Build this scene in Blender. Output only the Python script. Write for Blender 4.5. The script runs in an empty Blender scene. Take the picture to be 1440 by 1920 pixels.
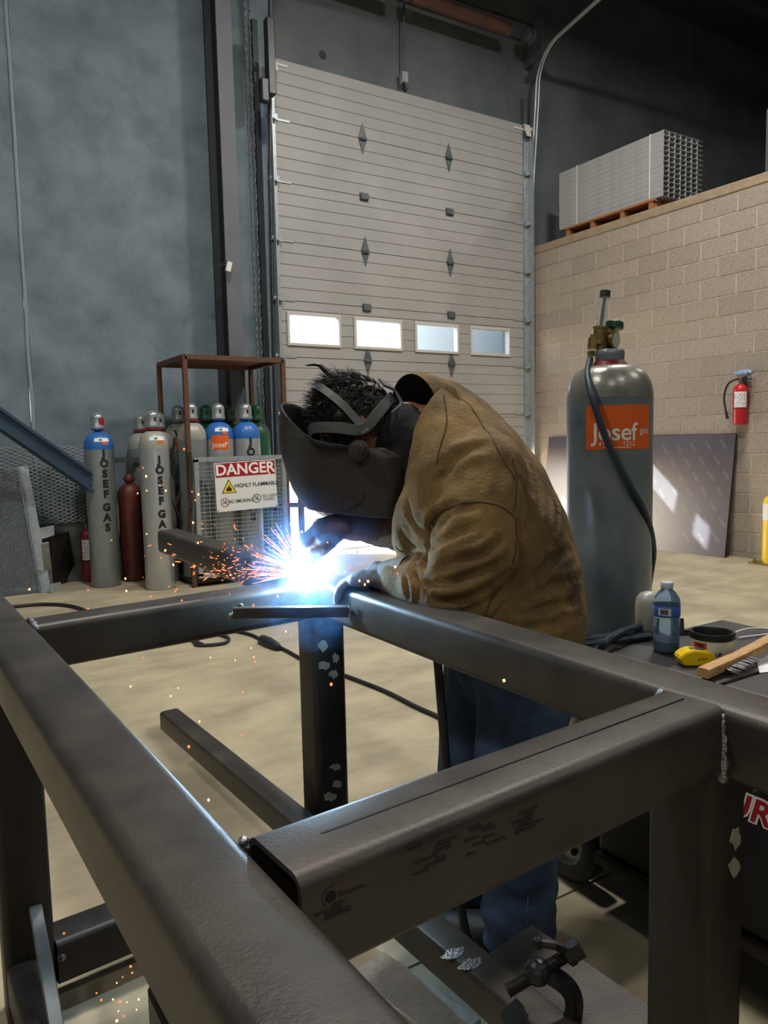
import bpy, bmesh, math, random
from mathutils import Vector, Matrix, noise
random.seed(7)
R = math.radians
V = Vector
scene = bpy.context.scene
col = scene.collection

# ------------------------------------------------------------------ camera
CAM = V((0.0, 0.0, 1.25))
FPX = 1425.0                       # focal length in pixels of the 1440 x 1920 frame
_yaw, _pit, _rol = R(32.25), R(5.33), R(-1.28)
_f = V((math.sin(_yaw) * math.cos(_pit), math.cos(_yaw) * math.cos(_pit), -math.sin(_pit)))
_r0 = V((math.cos(_yaw), -math.sin(_yaw), 0)); _u0 = _r0.cross(_f)
_r = _r0 * math.cos(_rol) + _u0 * math.sin(_rol)
_u = -_r0 * math.sin(_rol) + _u0 * math.cos(_rol)
cd = bpy.data.cameras.new('camera'); cam = bpy.data.objects.new('camera', cd); col.objects.link(cam)
cd.sensor_fit = 'VERTICAL'; cd.sensor_height = 36.0; cd.lens = FPX / 1920 * 36.0; cd.clip_start = 0.02; cd.clip_end = 300
m = Matrix((( _r.x, _u.x, -_f.x, CAM.x), (_r.y, _u.y, -_f.y, CAM.y), (_r.z, _u.z, -_f.z, CAM.z), (0, 0, 0, 1)))
cam.matrix_world = m
scene.camera = cam
def ray(x, y): return _f + _r * ((x - 720) / FPX) - _u * ((y - 960) / FPX)
def P(x, y, D): return CAM + ray(x, y) * D                  # a measured point at a known distance
def onX(x, y, v): d = ray(x, y); return CAM + d * ((v - CAM.x) / d.x)
def onY(x, y, v): d = ray(x, y); return CAM + d * ((v - CAM.y) / d.y)
def onZ(x, y, v): d = ray(x, y); return CAM + d * ((v - CAM.z) / d.z)

# ------------------------------------------------------------------ light
scene.view_settings.view_transform = 'Standard'; scene.view_settings.look = 'None'
scene.view_settings.gamma = 1; scene.view_settings.exposure = 0.0
scene.view_settings.use_curve_mapping = False
scene.cycles.max_bounces = 8; scene.cycles.volume_bounces = 1; scene.cycles.caustics_reflective = False; scene.cycles.caustics_refractive = False
w = bpy.data.worlds.new('sky'); scene.world = w; w.use_nodes = True
nt = w.node_tree; bg = nt.nodes['Background']
sky = nt.nodes.new('ShaderNodeTexSky'); sky.sky_type = 'NISHITA'; sky.sun_disc = False
SUN = V((1.3, -1.2, -1.0)).normalized()                    # travel direction of the sunlight
sky.sun_elevation = math.asin(-SUN.z); sky.sun_rotation = math.atan2(-SUN.x, -SUN.y)
nt.links.new(sky.outputs[0], bg.inputs[0]); bg.inputs[1].default_value = 1.3
sd = bpy.data.lights.new('sun', 'SUN'); sd.energy = 26.0; sd.angle = R(0.6); sd.color = (1.0, 0.93, 0.82)
so = bpy.data.objects.new('sun', sd); col.objects.link(so); so.rotation_euler = SUN.to_track_quat('-Z', 'Y').to_euler()

# ------------------------------------------------------------------ materials
MATS = {}
def mat(name, c, rough=0.6, metal=0.0, noise_amt=0.0, nscale=8.0, c2=None, bump=0.0, bscale=60.0, spec=0.5,
        stretch=(1, 1, 1), emit=None, estr=0.0, rvar=0.0, obj_random=0.0, detail=6.0, alpha=None, trans=0.0, ramp=(0.35, 0.65)):
    m = bpy.data.materials.new(name); m.use_nodes = True; nt = m.node_tree; b = nt.nodes['Principled BSDF']
    L = nt.links.new
    b.inputs['Base Color'].default_value = (*c, 1); b.inputs['Roughness'].default_value = rough
    b.inputs['Metallic'].default_value = metal; b.inputs['Specular IOR Level'].default_value = spec
    if trans: b.inputs['Transmission Weight'].default_value = trans
    if emit: b.inputs['Emission Color'].default_value = (*emit, 1); b.inputs['Emission Strength'].default_value = estr
    tc = mp = None
    if noise_amt or bump or rvar:
        tc = nt.nodes.new('ShaderNodeTexCoord'); mp = nt.nodes.new('ShaderNodeMapping')
        mp.inputs['Scale'].default_value = stretch; L(tc.outputs['Object'], mp.inputs[0])
    src = None
    if noise_amt:
        n = nt.nodes.new('ShaderNodeTexNoise'); n.inputs['Scale'].default_value = nscale; n.inputs['Detail'].default_value = detail
        n.inputs['Roughness'].default_value = 0.62; L(mp.outputs[0], n.inputs['Vector'])
        rp = nt.nodes.new('ShaderNodeValToRGB'); rp.color_ramp.elements[0].position = ramp[0]; rp.color_ramp.elements[1].position = ramp[1]
        k = c2 if c2 else tuple(x * (1 - noise_amt) for x in c)
        rp.color_ramp.elements[0].color = (*k, 1); rp.color_ramp.elements[1].color = (*c, 1)
        L(n.outputs['Fac'], rp.inputs[0]); src = rp.outputs[0]
        if rvar:
            mr = nt.nodes.new('ShaderNodeMapRange'); mr.inputs['To Min'].default_value = max(0.03, rough - rvar); mr.inputs['To Max'].default_value = min(1, rough + rvar)
            L(n.outputs['Fac'], mr.inputs[0]); L(mr.outputs[0], b.inputs['Roughness'])
    if obj_random:
        oi = nt.nodes.new('ShaderNodeObjectInfo'); hs = nt.nodes.new('ShaderNodeHueSaturation')
        mr = nt.nodes.new('ShaderNodeMapRange'); mr.inputs['To Min'].default_value = 1 - obj_random; mr.inputs['To Max'].default_value = 1 + obj_random
        L(oi.outputs['Random'], mr.inputs[0]); L(mr.outputs[0], hs.inputs['Value'])
        if src: L(src, hs.inputs['Color'])
        else: hs.inputs['Color'].default_value = (*c, 1)
        src = hs.outputs[0]
    if src: L(src, b.inputs['Base Color'])
    if bump:
        n2 = nt.nodes.new('ShaderNodeTexNoise'); n2.inputs['Scale'].default_value = bscale; n2.inputs['Detail'].default_value = 5
        L(mp.outputs[0], n2.inputs['Vector']); bp = nt.nodes.new('ShaderNodeBump'); bp.inputs['Strength'].default_value = bump; bp.inputs['Distance'].default_value = 0.01
        L(n2.outputs['Fac'], bp.inputs['Height']); L(bp.outputs[0], b.inputs['Normal'])
    MATS[name] = m
    return m
def hexc(h):
    v = [int(h[i:i + 2], 16) / 255 for i in (0, 2, 4)]
    return tuple(x / 12.92 if x <= 0.04045 else ((x + 0.055) / 1.055) ** 2.4 for x in v)
def emitter(name, c, s):
    m = bpy.data.materials.new(name); m.use_nodes = True; nt = m.node_tree
    nt.nodes.remove(nt.nodes['Principled BSDF']); e = nt.nodes.new('ShaderNodeEmission')
    e.inputs[0].default_value = (*c, 1); e.inputs[1].default_value = s
    nt.links.new(e.outputs[0], nt.nodes['Material Output'].inputs[0]); MATS[name] = m; return m

# ------------------------------------------------------------------ mesh helpers
ORG = {}
def newbm(): return bmesh.new()
def link(o, parent=None):
    col.objects.link(o)
    if parent is not None: o.parent = parent
    return o
def finish(name, bm, material, parent=None, smooth=False, origin=None, angle=40, recalc=True):
    """one mesh object; coordinates in bm are world ones, or local ones of the parent Empty when the parent is a prototype"""
    if recalc: bmesh.ops.recalc_face_normals(bm, faces=bm.faces[:])
    org = V((0, 0, 0))
    if parent is not None: org = ORG.get(parent.name, V((0, 0, 0)))
    elif origin is not None: org = V(origin)
    if org.length > 0: bmesh.ops.translate(bm, verts=bm.verts[:], vec=-org)
    me = bpy.data.meshes.new(name); bm.to_mesh(me); bm.free()
    if material is not None:
        for k in (material if isinstance(material, (list, tuple)) else [material]): me.materials.append(k if not isinstance(k, str) else MATS[k])
    if smooth:
        for p in me.polygons: p.use_smooth = True
        if angle < 180: me.set_sharp_from_angle(angle=R(angle))
    o = bpy.data.objects.new(name, me); link(o, parent)
    if parent is None: o.location = org
    ORG[o.name] = org
    return o
def thing(name, label, cat, loc, group=None, rotz=0.0, local=False):
    o = bpy.data.objects.new(name, None); o.empty_display_size = 0.1; link(o); o.location = loc; o.rotation_euler = (0, 0, rotz)
    ORG[o.name] = V((0, 0, 0)) if local else V(loc)
    o['label'] = label; o['category'] = cat
    if group: o['group'] = group
    return o
def tag(o, label, cat, group=None, kind=None):
    o['label'] = label; o['category'] = cat
    if group: o['group'] = group
    if kind: o['kind'] = kind
    return o
def structure(o, label=None):
    o['kind'] = 'structure'
    if label: o['label'] = label
    return o
def box(bm, lo, hi, bevel=0.0, seg=1):
    lo, hi = V(lo), V(hi)
    r = bmesh.ops.create_cube(bm, size=1.0)
    vs = r['verts']
    for v in vs: v.co = V(((v.co.x + .5) * (hi.x - lo.x) + lo.x, (v.co.y + .5) * (hi.y - lo.y) + lo.y, (v.co.z + .5) * (hi.z - lo.z) + lo.z))
    if bevel:
        es = list({e for v in vs for e in v.link_edges})
        bmesh.ops.bevel(bm, geom=es, offset=bevel, segments=seg, affect='EDGES', profile=0.5)
def frame_of(d, up=V((0, 0, 1))):
    d = d.normalized()
    if abs(d.dot(up)) > 0.98: up = V((0, 1, 0))
    s = d.cross(up).normalized(); return s, s.cross(d).normalized()
def bar(bm, a, b, w, h, up=V((0, 0, 1)), bevel=0.0, seg=2, wall=0.0):
    """box beam from a to b (centre line), width w across, height h along up; wall > 0 makes an open-ended hollow tube"""
    a, b = V(a), V(b); s, u = frame_of(b - a, V(up))
    def ring(c, w, h, r):
        pts = []
        if r <= 0: q = [(-w / 2, -h / 2), (w / 2, -h / 2), (w / 2, h / 2), (-w / 2, h / 2)]
        else:
            q = []
            for cx, cy, a0 in ((w / 2 - r, -h / 2 + r, -90), (w / 2 - r, h / 2 - r, 0), (-w / 2 + r, h / 2 - r, 90), (-w / 2 + r, -h / 2 + r, 180)):
                for k in range(seg + 1):
                    t = R(a0 + 90 * k / seg); q.append((cx + r * math.cos(t), cy + r * math.sin(t)))
        return [bm.verts.new(c + s * x + u * y) for x, y in q]
    A = ring(a, w, h, bevel); B = ring(b, w, h, bevel); n = len(A)
    for i in range(n): bm.faces.new((A[i], A[(i + 1) % n], B[(i + 1) % n], B[i]))
    if wall > 0:
        A2 = ring(a, w - 2 * wall, h - 2 * wall, max(0, bevel - wall)); B2 = ring(b, w - 2 * wall, h - 2 * wall, max(0, bevel - wall))
        if len(A2) == n:
            for i in range(n):
                j = (i + 1) % n
                bm.faces.new((A2[j], A2[i], B2[i], B2[j])); bm.faces.new((A[j], A[i], A2[i], A2[j])); bm.faces.new((B[i], B[j], B2[j], B2[i]))
            return
    bm.faces.new(A[::-1]); bm.faces.new(B)
def tube(bm, pts, rad, seg=8, caps=True):
    pts = [V(p) for p in pts]; n = len(pts); rings = []; up = V((0.13, 0.21, 0.97))
    for i, p in enumerate(pts):
        d = (pts[min(i + 1, n - 1)] - pts[max(i - 1, 0)])
        if d.length < 1e-9: d = V((0, 0, 1))
        s, u = frame_of(d, up); up = u
        r = rad[i] if isinstance(rad, (list, tuple)) else rad
        rings.append([bm.verts.new(p + (s * math.cos(2 * math.pi * k / seg) + u * math.sin(2 * math.pi * k / seg)) * r) for k in range(seg)])
    for a, b in zip(rings, rings[1:]):
        for k in range(seg): bm.faces.new((a[k], a[(k + 1) % seg], b[(k + 1) % seg], b[k]))
    if caps: bm.faces.new(rings[0][::-1]); bm.faces.new(rings[-1])
def spline(pts, n=8):
    pts = [V(p) for p in pts]; out = []
    for i in range(len(pts) - 1):
        p0, p1, p2, p3 = pts[max(i - 1, 0)], pts[i], pts[i + 1], pts[min(i + 2, len(pts) - 1)]
        for k in range(n):
            t = k / n
            out.append(0.5 * ((2 * p1) + (p2 - p0) * t + (2 * p0 - 5 * p1 + 4 * p2 - p3) * t * t + (3 * p1 - p0 - 3 * p2 + p3) * t ** 3))
    out.append(pts[-1]); return out
def lathe(bm, prof, c=(0, 0, 0), seg=24, axis=V((0, 0, 1)), cap0=True, cap1=True):
    """prof: list of (radius, height) along axis"""
    c = V(c); axis = V(axis).normalized(); s, u = frame_of(axis, V((0, 1, 0)) if abs(axis.z) > .9 else V((0, 0, 1)))
    rings = [[bm.verts.new(c + axis * h + (s * math.cos(2 * math.pi * k / seg) + u * math.sin(2 * math.pi * k / seg)) * max(r, 1e-5)) for k in range(seg)] for r, h in prof]
    for a, b in zip(rings, rings[1:]):
        for k in range(seg): bm.faces.new((a[k], a[(k + 1) % seg], b[(k + 1) % seg], b[k]))
    if cap0: bm.faces.new(rings[0][::-1])
    if cap1: bm.faces.new(rings[-1])
def prism(bm, poly, thick):
    """poly: 3D points in a plane, thick: vector"""
    a = [bm.verts.new(V(p)) for p in poly]; b = [bm.verts.new(V(p) + V(thick)) for p in poly]; n = len(a)
    bm.faces.new(a[::-1]); bm.faces.new(b)
    for i in range(n): bm.faces.new((a[i], a[(i + 1) % n], b[(i + 1) % n], b[i]))
def ball(bm, c, r, seg=12, rings=8, scale=(1, 1, 1), rot=None):
    M = Matrix.Translation(V(c)) @ (rot.to_4x4() if rot else Matrix.Identity(4)) @ Matrix.Diagonal((*[r * s for s in scale], 1))
    bmesh.ops.create_uvsphere(bm, u_segments=seg, v_segments=rings, radius=1.0, matrix=M)
def chain(bm, pts, rads, seg=14):
    """closed solid of tapered limbs, for remeshing"""
    pts = [V(p) for p in pts]
    for i, (p, r) in enumerate(zip(pts, rads)): ball(bm, p, r, seg, seg // 2 + 2)
    for i in range(len(pts) - 1):
        tube(bm, [pts[i], pts[i + 1]], [rads[i] * .995, rads[i + 1] * .995], seg)
def remesh(bm, voxel, smooth_it=2):
    me = bpy.data.meshes.new('tmp'); bm.to_mesh(me); bm.free()
    o = bpy.data.objects.new('tmp', me); col.objects.link(o)
    md = o.modifiers.new('r', 'REMESH'); md.mode = 'VOXEL'; md.voxel_size = voxel
    if smooth_it:
        ms = o.modifiers.new('s', 'SMOOTH'); ms.iterations = smooth_it; ms.factor = 0.5
    dg = bpy.context.evaluated_depsgraph_get(); ev = o.evaluated_get(dg)
    out = bmesh.new(); out.from_mesh(ev.to_mesh()); ev.to_mesh_clear()
    bpy.data.objects.remove(o); bpy.data.meshes.remove(me)
    return out
_tc = {}
def text_bm(s, size=1.0, extrude=0.0, align='CENTER', shear=0.0, bold=0.0, spacing=1.0):
    """lettering as a mesh lying in XY, centred on the origin"""
    cu = bpy.data.curves.new('t', 'FONT'); cu.body = s; cu.size = size; cu.extrude = extrude; cu.align_x = align; cu.align_y = 'CENTER'
    cu.shear = shear; cu.offset = bold; cu.resolution_u = 3; cu.space_character = spacing
    o = bpy.data.objects.new('t', cu); col.objects.link(o)
    dg = bpy.context.evaluated_depsgraph_get(); ev = o.evaluated_get(dg)
    bm = bmesh.new(); bm.from_mesh(ev.to_mesh()); ev.to_mesh_clear()
    bpy.data.objects.remove(o); bpy.data.curves.remove(cu)
    return bm
def put(bm, src, M):
    """append src (freed) to bm transformed by M, or by a function of the coordinate"""
    mp = {}
    for v in src.verts: mp[v] = bm.verts.new(M(v.co) if callable(M) else M @ v.co)
    for f in src.faces:
        try: bm.faces.new([mp[v] for v in f.verts])
        except ValueError: pass
    src.free()
def basis(o, x, y):
    x, y = V(x).normalized(), V(y).normalized(); z = x.cross(y).normalized()
    return Matrix(((x.x, y.x, z.x, o[0]), (x.y, y.y, z.y, o[1]), (x.z, y.z, z.z, o[2]), (0, 0, 0, 1)))
def densify(bm, n=1):
    pass
def copy_tree(o, parent=None):
    c = o.copy(); col.objects.link(c)
    if parent is not None: c.parent = parent
    for ch in o.children: copy_tree(ch, c)
    return c

# the palette
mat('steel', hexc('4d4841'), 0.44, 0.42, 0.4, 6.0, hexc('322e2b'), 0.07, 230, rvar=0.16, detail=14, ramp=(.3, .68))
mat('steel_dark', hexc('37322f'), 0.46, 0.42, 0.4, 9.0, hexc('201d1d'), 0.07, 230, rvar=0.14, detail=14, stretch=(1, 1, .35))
mat('steel_rusty', hexc('4a3a32'), 0.5, 0.4, 0.4, 12.0, hexc('352a26'), 0.2, 120)
mat('bright_steel', hexc('b9b9bb'), 0.3, 0.9, 0.3, 60.0, None, 0.4, 160)
mat('weld', hexc('a8abb0'), 0.28, 0.9, 0.3, 80.0, hexc('6b6866'), 0.5, 140)
mat('ground_steel', hexc('b5b2aa'), 0.4, 0.6, 0.2, 60, None, 0.2, 200)
mat('galv', hexc('a9b1b4'), 0.42, 0.4, 0.25, 30)
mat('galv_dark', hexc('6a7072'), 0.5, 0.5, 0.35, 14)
mat('paint_blue_grey', hexc('33485c'), 0.5, 0.1, 0.2, 6)
mat('paint_dark_and_shade', hexc('2e3235'), 0.55, 0.0, 0.2, 6)
mat('paint_column', hexc('63666c'), 0.6, 0.0, 0.15, 4)
mat('concrete_wall', hexc('76838b'), 0.85, 0, 0.3, 2.2, hexc('5b6a73'), 0.6, 26, detail=14, ramp=(.36, .62))
mat('concrete_shaded', hexc('686c6e'), 0.85, 0, 0.35, 1.2, hexc('4e5558'), 0.5, 24, detail=14)  # darker copy of the wall concrete, for the weak light high up
mat('ceiling_paint', hexc('3a3c3e'), 0.9)
mat('mortar', hexc('d0c0b0'), 0.9, 0, 0.15, 20, bump=0.2)
mat('block', hexc('a29689'), 0.92, 0, 0.22, 55, hexc('857a6e'), 0.5, 130, obj_random=0.07, ramp=(.3, .55))
mat('block_cap', hexc('a08c74'), 0.9, 0, 0.25, 9, bump=0.4, bscale=40)
mat('door_white', hexc('a3a19f'), 0.55, 0, 0.12, 1.1, hexc('969491'))
mat('window_frame', hexc('bfbbb5'), 0.5)
mat('rust_tube', hexc('6b4a3e'), 0.55, 0.3, 0.4, 7)
mat('rust_frame', hexc('6a4a38'), 0.6, 0.3, 0.35, 12)
mat('black_rubber', hexc('1c1d20'), 0.55)
mat('hose_blue', hexc('2c3a47'), 0.5, 0, 0.2, 40)
mat('black_paint', hexc('1b1b1d'), 0.4, 0, 0.25, 12)
mat('black_top', hexc('3b3a39'), 0.5, 0, 0.3, 9, rvar=0.15)
mat('cyl_grey', hexc('8f9795'), 0.35, 0.35, 0.14, 9, rvar=0.08)
mat('cyl_big', hexc('7f8a90'), 0.33, 0.3, 0.2, 6, hexc('66717a'), rvar=0.08)
mat('cyl_dome', hexc('9a9a90'), 0.3, 0.4, 0.3, 14, hexc('76776e'), rvar=0.08, bump=0.1, bscale=70)
mat('cyl_silver', hexc('b9bcbd'), 0.3, 0.5, 0.12, 9)
mat('cyl_cream', hexc('a5a69b'), 0.4, 0.1, 0.15, 12)
mat('cyl_blue', hexc('2f6cb4'), 0.35, 0.0, 0.15, 12)
mat('cyl_green', hexc('1e5a40'), 0.35, 0.0, 0.2, 12)
mat('cyl_green2', hexc('2a4f33'), 0.4, 0.0, 0.2, 12)
mat('cyl_red', hexc('6e3328'), 0.5, 0.0, 0.35, 8, hexc('4c231f'))
mat('cap_silver', hexc('aab0b2'), 0.3, 0.6, 0.15, 20)
mat('ring_red', hexc('8c1f2c'), 0.4, 0, 0.3, 40)
mat('orange_label', hexc('e0601c'), 0.45)
mat('white_print', hexc('eceae4'), 0.5)
mat('black_print', hexc('18191b'), 0.6)
mat('sign_white', hexc('dfe0df'), 0.4)
mat('sign_red', hexc('a01c2c'), 0.4)
mat('sign_yellow', hexc('e8c81c'), 0.4)
mat('green_print', hexc('0f6a50'), 0.5)
mat('paper', hexc('e6e8ec'), 0.7)
mat('panel_face', hexc('544f59'), 0.3, 0, 0.12, 3)
mat('panel_edge', hexc('1e1b1e'), 0.6)
mat('panel_print', hexc('77727d'), 0.35)
mat('stud_steel', hexc('b4b5b4'), 0.45, 0.3, 0.15, 6)
mat('stud_inside', hexc('5d6062'), 0.5, 0.5)
mat('strap', hexc('d7d8d6'), 0.4)
mat('pallet_wood', hexc('a8714a'), 0.8, 0, 0.3, 14, stretch=(1, 8, 8))
mat('wood', hexc('cfa873'), 0.7, 0, 0.3, 18, hexc('a87f50'), stretch=(2, 14, 14))
mat('bristle', hexc('8d8d8d'), 0.35, 0.8)
mat('red_paint', hexc('c0182a'), 0.3)
mat('maroon_paint', hexc('7d2333'), 0.4, 0, 0.2, 20)
mat('brass', hexc('a8925a'), 0.35, 0.8, 0.3, 40, hexc('6d5f3a'))
mat('dial', hexc('b9b9a8'), 0.3)
mat('chrome', hexc('c8cccc'), 0.15, 1.0)
mat('blue_plastic', hexc('8fa6cc'), 0.2, 0, 0.3, 30)
mat('yellow_plastic', hexc('e8c619'), 0.35)
mat('yellow_paint', hexc('e2b81a'), 0.45)
mat('can_white', hexc('c9cbc2'), 0.45, 0, 0.3, 24, ramp=(.3, .4))
mat('can_inside', hexc('17161a'), 0.3)
mat('can_red', hexc('b02a30'), 0.45)
mat('label_blue', hexc('3a5fae'), 0.4)
mat('label_grey', hexc('b9c4d2'), 0.4)
mat('muddy_water', hexc('4a4033'), 0.3)
mat('cord_white', hexc('d8d8d4'), 0.5)
mat('jacket', hexc('8c7043'), 0.8, 0, 0.42, 4.5, hexc('463825'), 0.35, 130, spec=0.3, detail=8)
mat('jacket_dark', hexc('54452e'), 0.8, 0, 0.3, 10, spec=0.25)
mat('lining', hexc('15161a'), 0.9)
mat('jeans', hexc('3a4f6b'), 0.88, 0, 0.4, 7, hexc('1c293e'), 0.25, 260)
mat('jeans_seam', hexc('4a6078'), 0.85)
mat('boot', hexc('1e1b19'), 0.6)
mat('glove_grey', hexc('8d8f92'), 0.8, 0, 0.3, 25, bump=0.3)
mat('glove_brown', hexc('5a362e'), 0.75, 0, 0.3, 25, bump=0.3)
mat('skin', hexc('9c6a50'), 0.55)
mat('hair', hexc('14110f'), 0.45, spec=0.4)
mat('helmet', hexc('37312d'), 0.45, 0, 0.25, 9, rvar=0.08)
mat('helmet_gear', hexc('6a6d6e'), 0.5)
mat('band_pad', hexc('5e6266'), 0.8)
mat('sealant', hexc('8d979b'), 0.8)
mat('floor_trim', hexc('8a8070'), 0.8)
mat('outdoor_ground', hexc('cfcac0'), 0.9)
mat('outdoor_wall', hexc('e2ebf3'), 0.8)
mat('tag_white', hexc('d9d6cc'), 0.6)
mat('lamp_housing', hexc('70757a'), 0.5)
emitter('lamp_glow', (1.0, 0.95, 0.86), 6.0)
m = bpy.data.materials.new('clear_plastic'); m.use_nodes = True; b = m.node_tree.nodes['Principled BSDF']
b.inputs['Base Color'].default_value = (0.36, 0.54, 0.84, 1); b.inputs['Roughness'].default_value = 0.08; b.inputs['Transmission Weight'].default_value = 0.82; b.inputs['IOR'].default_value = 1.2; MATS['clear_plastic'] = m
m = bpy.data.materials.new('clear_tube'); m.use_nodes = True; b = m.node_tree.nodes['Principled BSDF']
b.inputs['Base Color'].default_value = (0.9, 0.9, 0.92, 1); b.inputs['Roughness'].default_value = 0.08; b.inputs['Transmission Weight'].default_value = 0.8; b.inputs['IOR'].default_value = 1.2; MATS['clear_tube'] = m
m = bpy.data.materials.new('glass'); m.use_nodes = True; nt = m.node_tree; nt.nodes.remove(nt.nodes['Principled BSDF'])
t = nt.nodes.new('ShaderNodeBsdfTransparent'); t.inputs[0].default_value = (0.86, 0.93, 0.98, 1); g = nt.nodes.new('ShaderNodeBsdfGlossy'); g.inputs[1].default_value = 0.05
mx = nt.nodes.new('ShaderNodeMixShader'); mx.inputs[0].default_value = 0.06
nt.links.new(t.outputs[0], mx.inputs[1]); nt.links.new(g.outputs[0], mx.inputs[2]); nt.links.new(mx.outputs[0], nt.nodes['Material Output'].inputs[0]); MATS['glass'] = m
# floor: concrete with stains and saw-cut joints' dirt
m = mat('floor', hexc('b6aa8d'), 0.62, 0, 0.3, 2.2, hexc('8f856d'), 0.35, 30, detail=15, rvar=0.12, stretch=(1, 1.8, 1), ramp=(.3, .62))
# ================================================================== the room
XW, YW, ZC = 7.13, 7.70, 7.45
bm = newbm(); box(bm, (-7, -8, -0.3), (12.5, YW + .02, -0.02)); floor = structure(finish('floor', bm, 'panel_edge'))
for x0, x1, y0, y1 in ((-7, 1.05, -8, 1.42), (1.05, 12.5, -8, 1.42), (-7, 5.4, 1.42, YW), (5.4, 12.5, 1.42, YW)):
    bm = newbm(); box(bm, (x0 + .004, y0 + .004, -0.03), (x1 - .004, y1 - .004, 0.0)); finish('floor_slab', bm, 'floor', floor)
bm = newbm(); box(bm, (-7, -8, ZC), (12.5, YW + .2, ZC + .2)); ceiling = structure(finish('ceiling', bm, 'ceiling_paint'))
for y in (-5, -1, 3.0, 6.6):
    bm = newbm(); box(bm, (-7, y - .08, ZC - .35), (12.5, y + .08, ZC)); finish('roof_beam', bm, 'ceiling_paint', ceiling)
bm = newbm(); box(bm, (-7.2, -8, 0), (-7, YW + .2, ZC)); structure(finish('wall_left', bm, 'concrete_wall'))
bm = newbm(); box(bm, (-7.2, -8.2, 0), (12.7, -8, ZC)); structure(finish('wall_front', bm, 'concrete_wall'))
bm = newbm(); box(bm, (12.5, -8, 0), (12.7, YW + .2, ZC)); structure(finish('wall_outer_right', bm, 'concrete_shaded'))
# the wall with the overhead door: precast panels round the opening
wb = bpy.data.objects.new('wall_back', None); link(wb); structure(wb)
ORG['wall_back'] = V((0, 0, 0))
for nm, lo, hi, mt in (('concrete_panel', (-7, YW, 0), (1.035, YW + .2, ZC), 'concrete_wall'), ('concrete_panel', (1.06, YW - .012, 0), (3.58, YW + .2, ZC), 'concrete_wall'),
                   ('concrete_panel', (3.58, YW - .012, 5.1), (6.92, YW + .2, ZC), 'concrete_shaded'), ('concrete_panel', (6.92, YW - .012, 0), (10.5, YW + .2, ZC), 'concrete_shaded'),
                   ('concrete_panel', (10.52, YW - .012, 0), (12.5, YW + .2, ZC), 'concrete_shaded')):
    bm = newbm(); box(bm, lo, hi, 0.006); finish(nm, bm, mt, wb)
bm = newbm(); pts = [V((1.047 + .012 * noise.noise(V((z * 2.1, 0, 0))), YW - .004, z)) for z in [i * .15 for i in range(50)]]
tube(bm, pts, .016, 6); finish('joint_sealant', bm, 'sealant', wb, True)
bm = newbm(); lathe(bm, [(.0, 0), (.05, .0), (.035, .05), (.0, .06)], (4.19, YW - .014, 5.465), 9, V((0, 1, 0))); finish('anchor_hole', bm, 'panel_edge', wb)

# steel column beside the door
cl = thing('steel_column', 'grey steel wide-flange column standing left of the overhead door', 'column', (2.9, 7.5, 0))
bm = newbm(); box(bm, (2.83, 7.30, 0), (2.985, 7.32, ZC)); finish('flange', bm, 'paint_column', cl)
bm = newbm(); box(bm, (2.83, 7.62, 0), (2.985, 7.64, ZC)); finish('flange', bm, 'paint_dark_and_shade', cl)
bm = newbm(); box(bm, (2.90, 7.32, 0), (2.915, 7.62, ZC)); finish('web', bm, 'paint_dark_and_shade', cl)  # web and back flange darkened for the shade between the flanges
t = thing('wired_tag', 'small white sensor tag on a bent wire at the steel column', 'sensor', onY(402, 503, 7.24))
bm = newbm(); p = onY(429, 500, 7.22); bar(bm, p - V((.012, 0, .045)), p + V((.012, 0, .045)), .05, .03, V((0, 1, 0)), .006); finish('body', bm, 'tag_white', t)
bm = newbm(); tube(bm, [V((2.86, 7.305, 3.06)), onY(400, 504, 7.27), onY(412, 500, 7.25), onY(426, 496, 7.23)], .006, 6); finish('wire', bm, 'black_rubber', t)

# ------------------------------------------------------------------ overhead door
DX0, DX1, DY = 3.52, 6.965, 7.53
dr = bpy.data.objects.new('door_1', None); link(dr); structure(dr, 'white ribbed sectional overhead door raised part way'); ORG['door_1'] = V((0, 0, 0))
def ribbed(bm, x0, x1, z0, z1, gs):
    d = .006; prof = [(DY, z0)]
    for g in gs:
        if z0 + .012 < g < z1 - .012: prof += [(DY, g - .008), (DY + d, g - .003), (DY + d, g + .002), (DY - .002, g + .010)]
    prof.append((DY, z1)); prof += [(DY + .045, z1), (DY + .045, z0)]
    a = [bm.verts.new((x0, y, z)) for y, z in prof]; b = [bm.verts.new((x1, y, z)) for y, z in prof]; n = len(a)
    for i in range(n): bm.faces.new((a[i], a[(i + 1) % n], b[(i + 1) % n], b[i]))
    bm.faces.new(a[::-1]); bm.faces.new(b)
ZJ = [5.220, 4.606, 3.985, 3.383, 2.769, 2.173, 1.563, 1.150]
WX = [(3.605, 4.20), (4.43, 5.02), (5.263, 5.857), (6.097, 6.69)]; WZ = (2.325, 2.62)
secs = []
for i in range(7):
    z1, z0 = ZJ[i] - .004, ZJ[i + 1] + .004
    gs = [ZJ[i + 1] + (ZJ[0] - ZJ[1]) * k / 5 for k in range(1, 5)]
    bm = newbm()
    if i == 4:
        xs = [DX0] + [x for wnd in WX for x in wnd] + [DX1]
        for k in range(0, len(xs), 2): ribbed(bm, xs[k], xs[k + 1], WZ[0], WZ[1], gs)
        ribbed(bm, DX0, DX1, z0, WZ[0], gs); ribbed(bm, DX0, DX1, WZ[1], z1, gs)
    else: ribbed(bm, DX0, DX1, z0, z1, gs)
    if i < 6: box(bm, (DX0, DY + .014, z0 - .012), (DX1, DY + .040, z0 + .002))      # tongue that closes the joint
    secs.append(finish('door_section', bm, 'door_white', dr))
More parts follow.
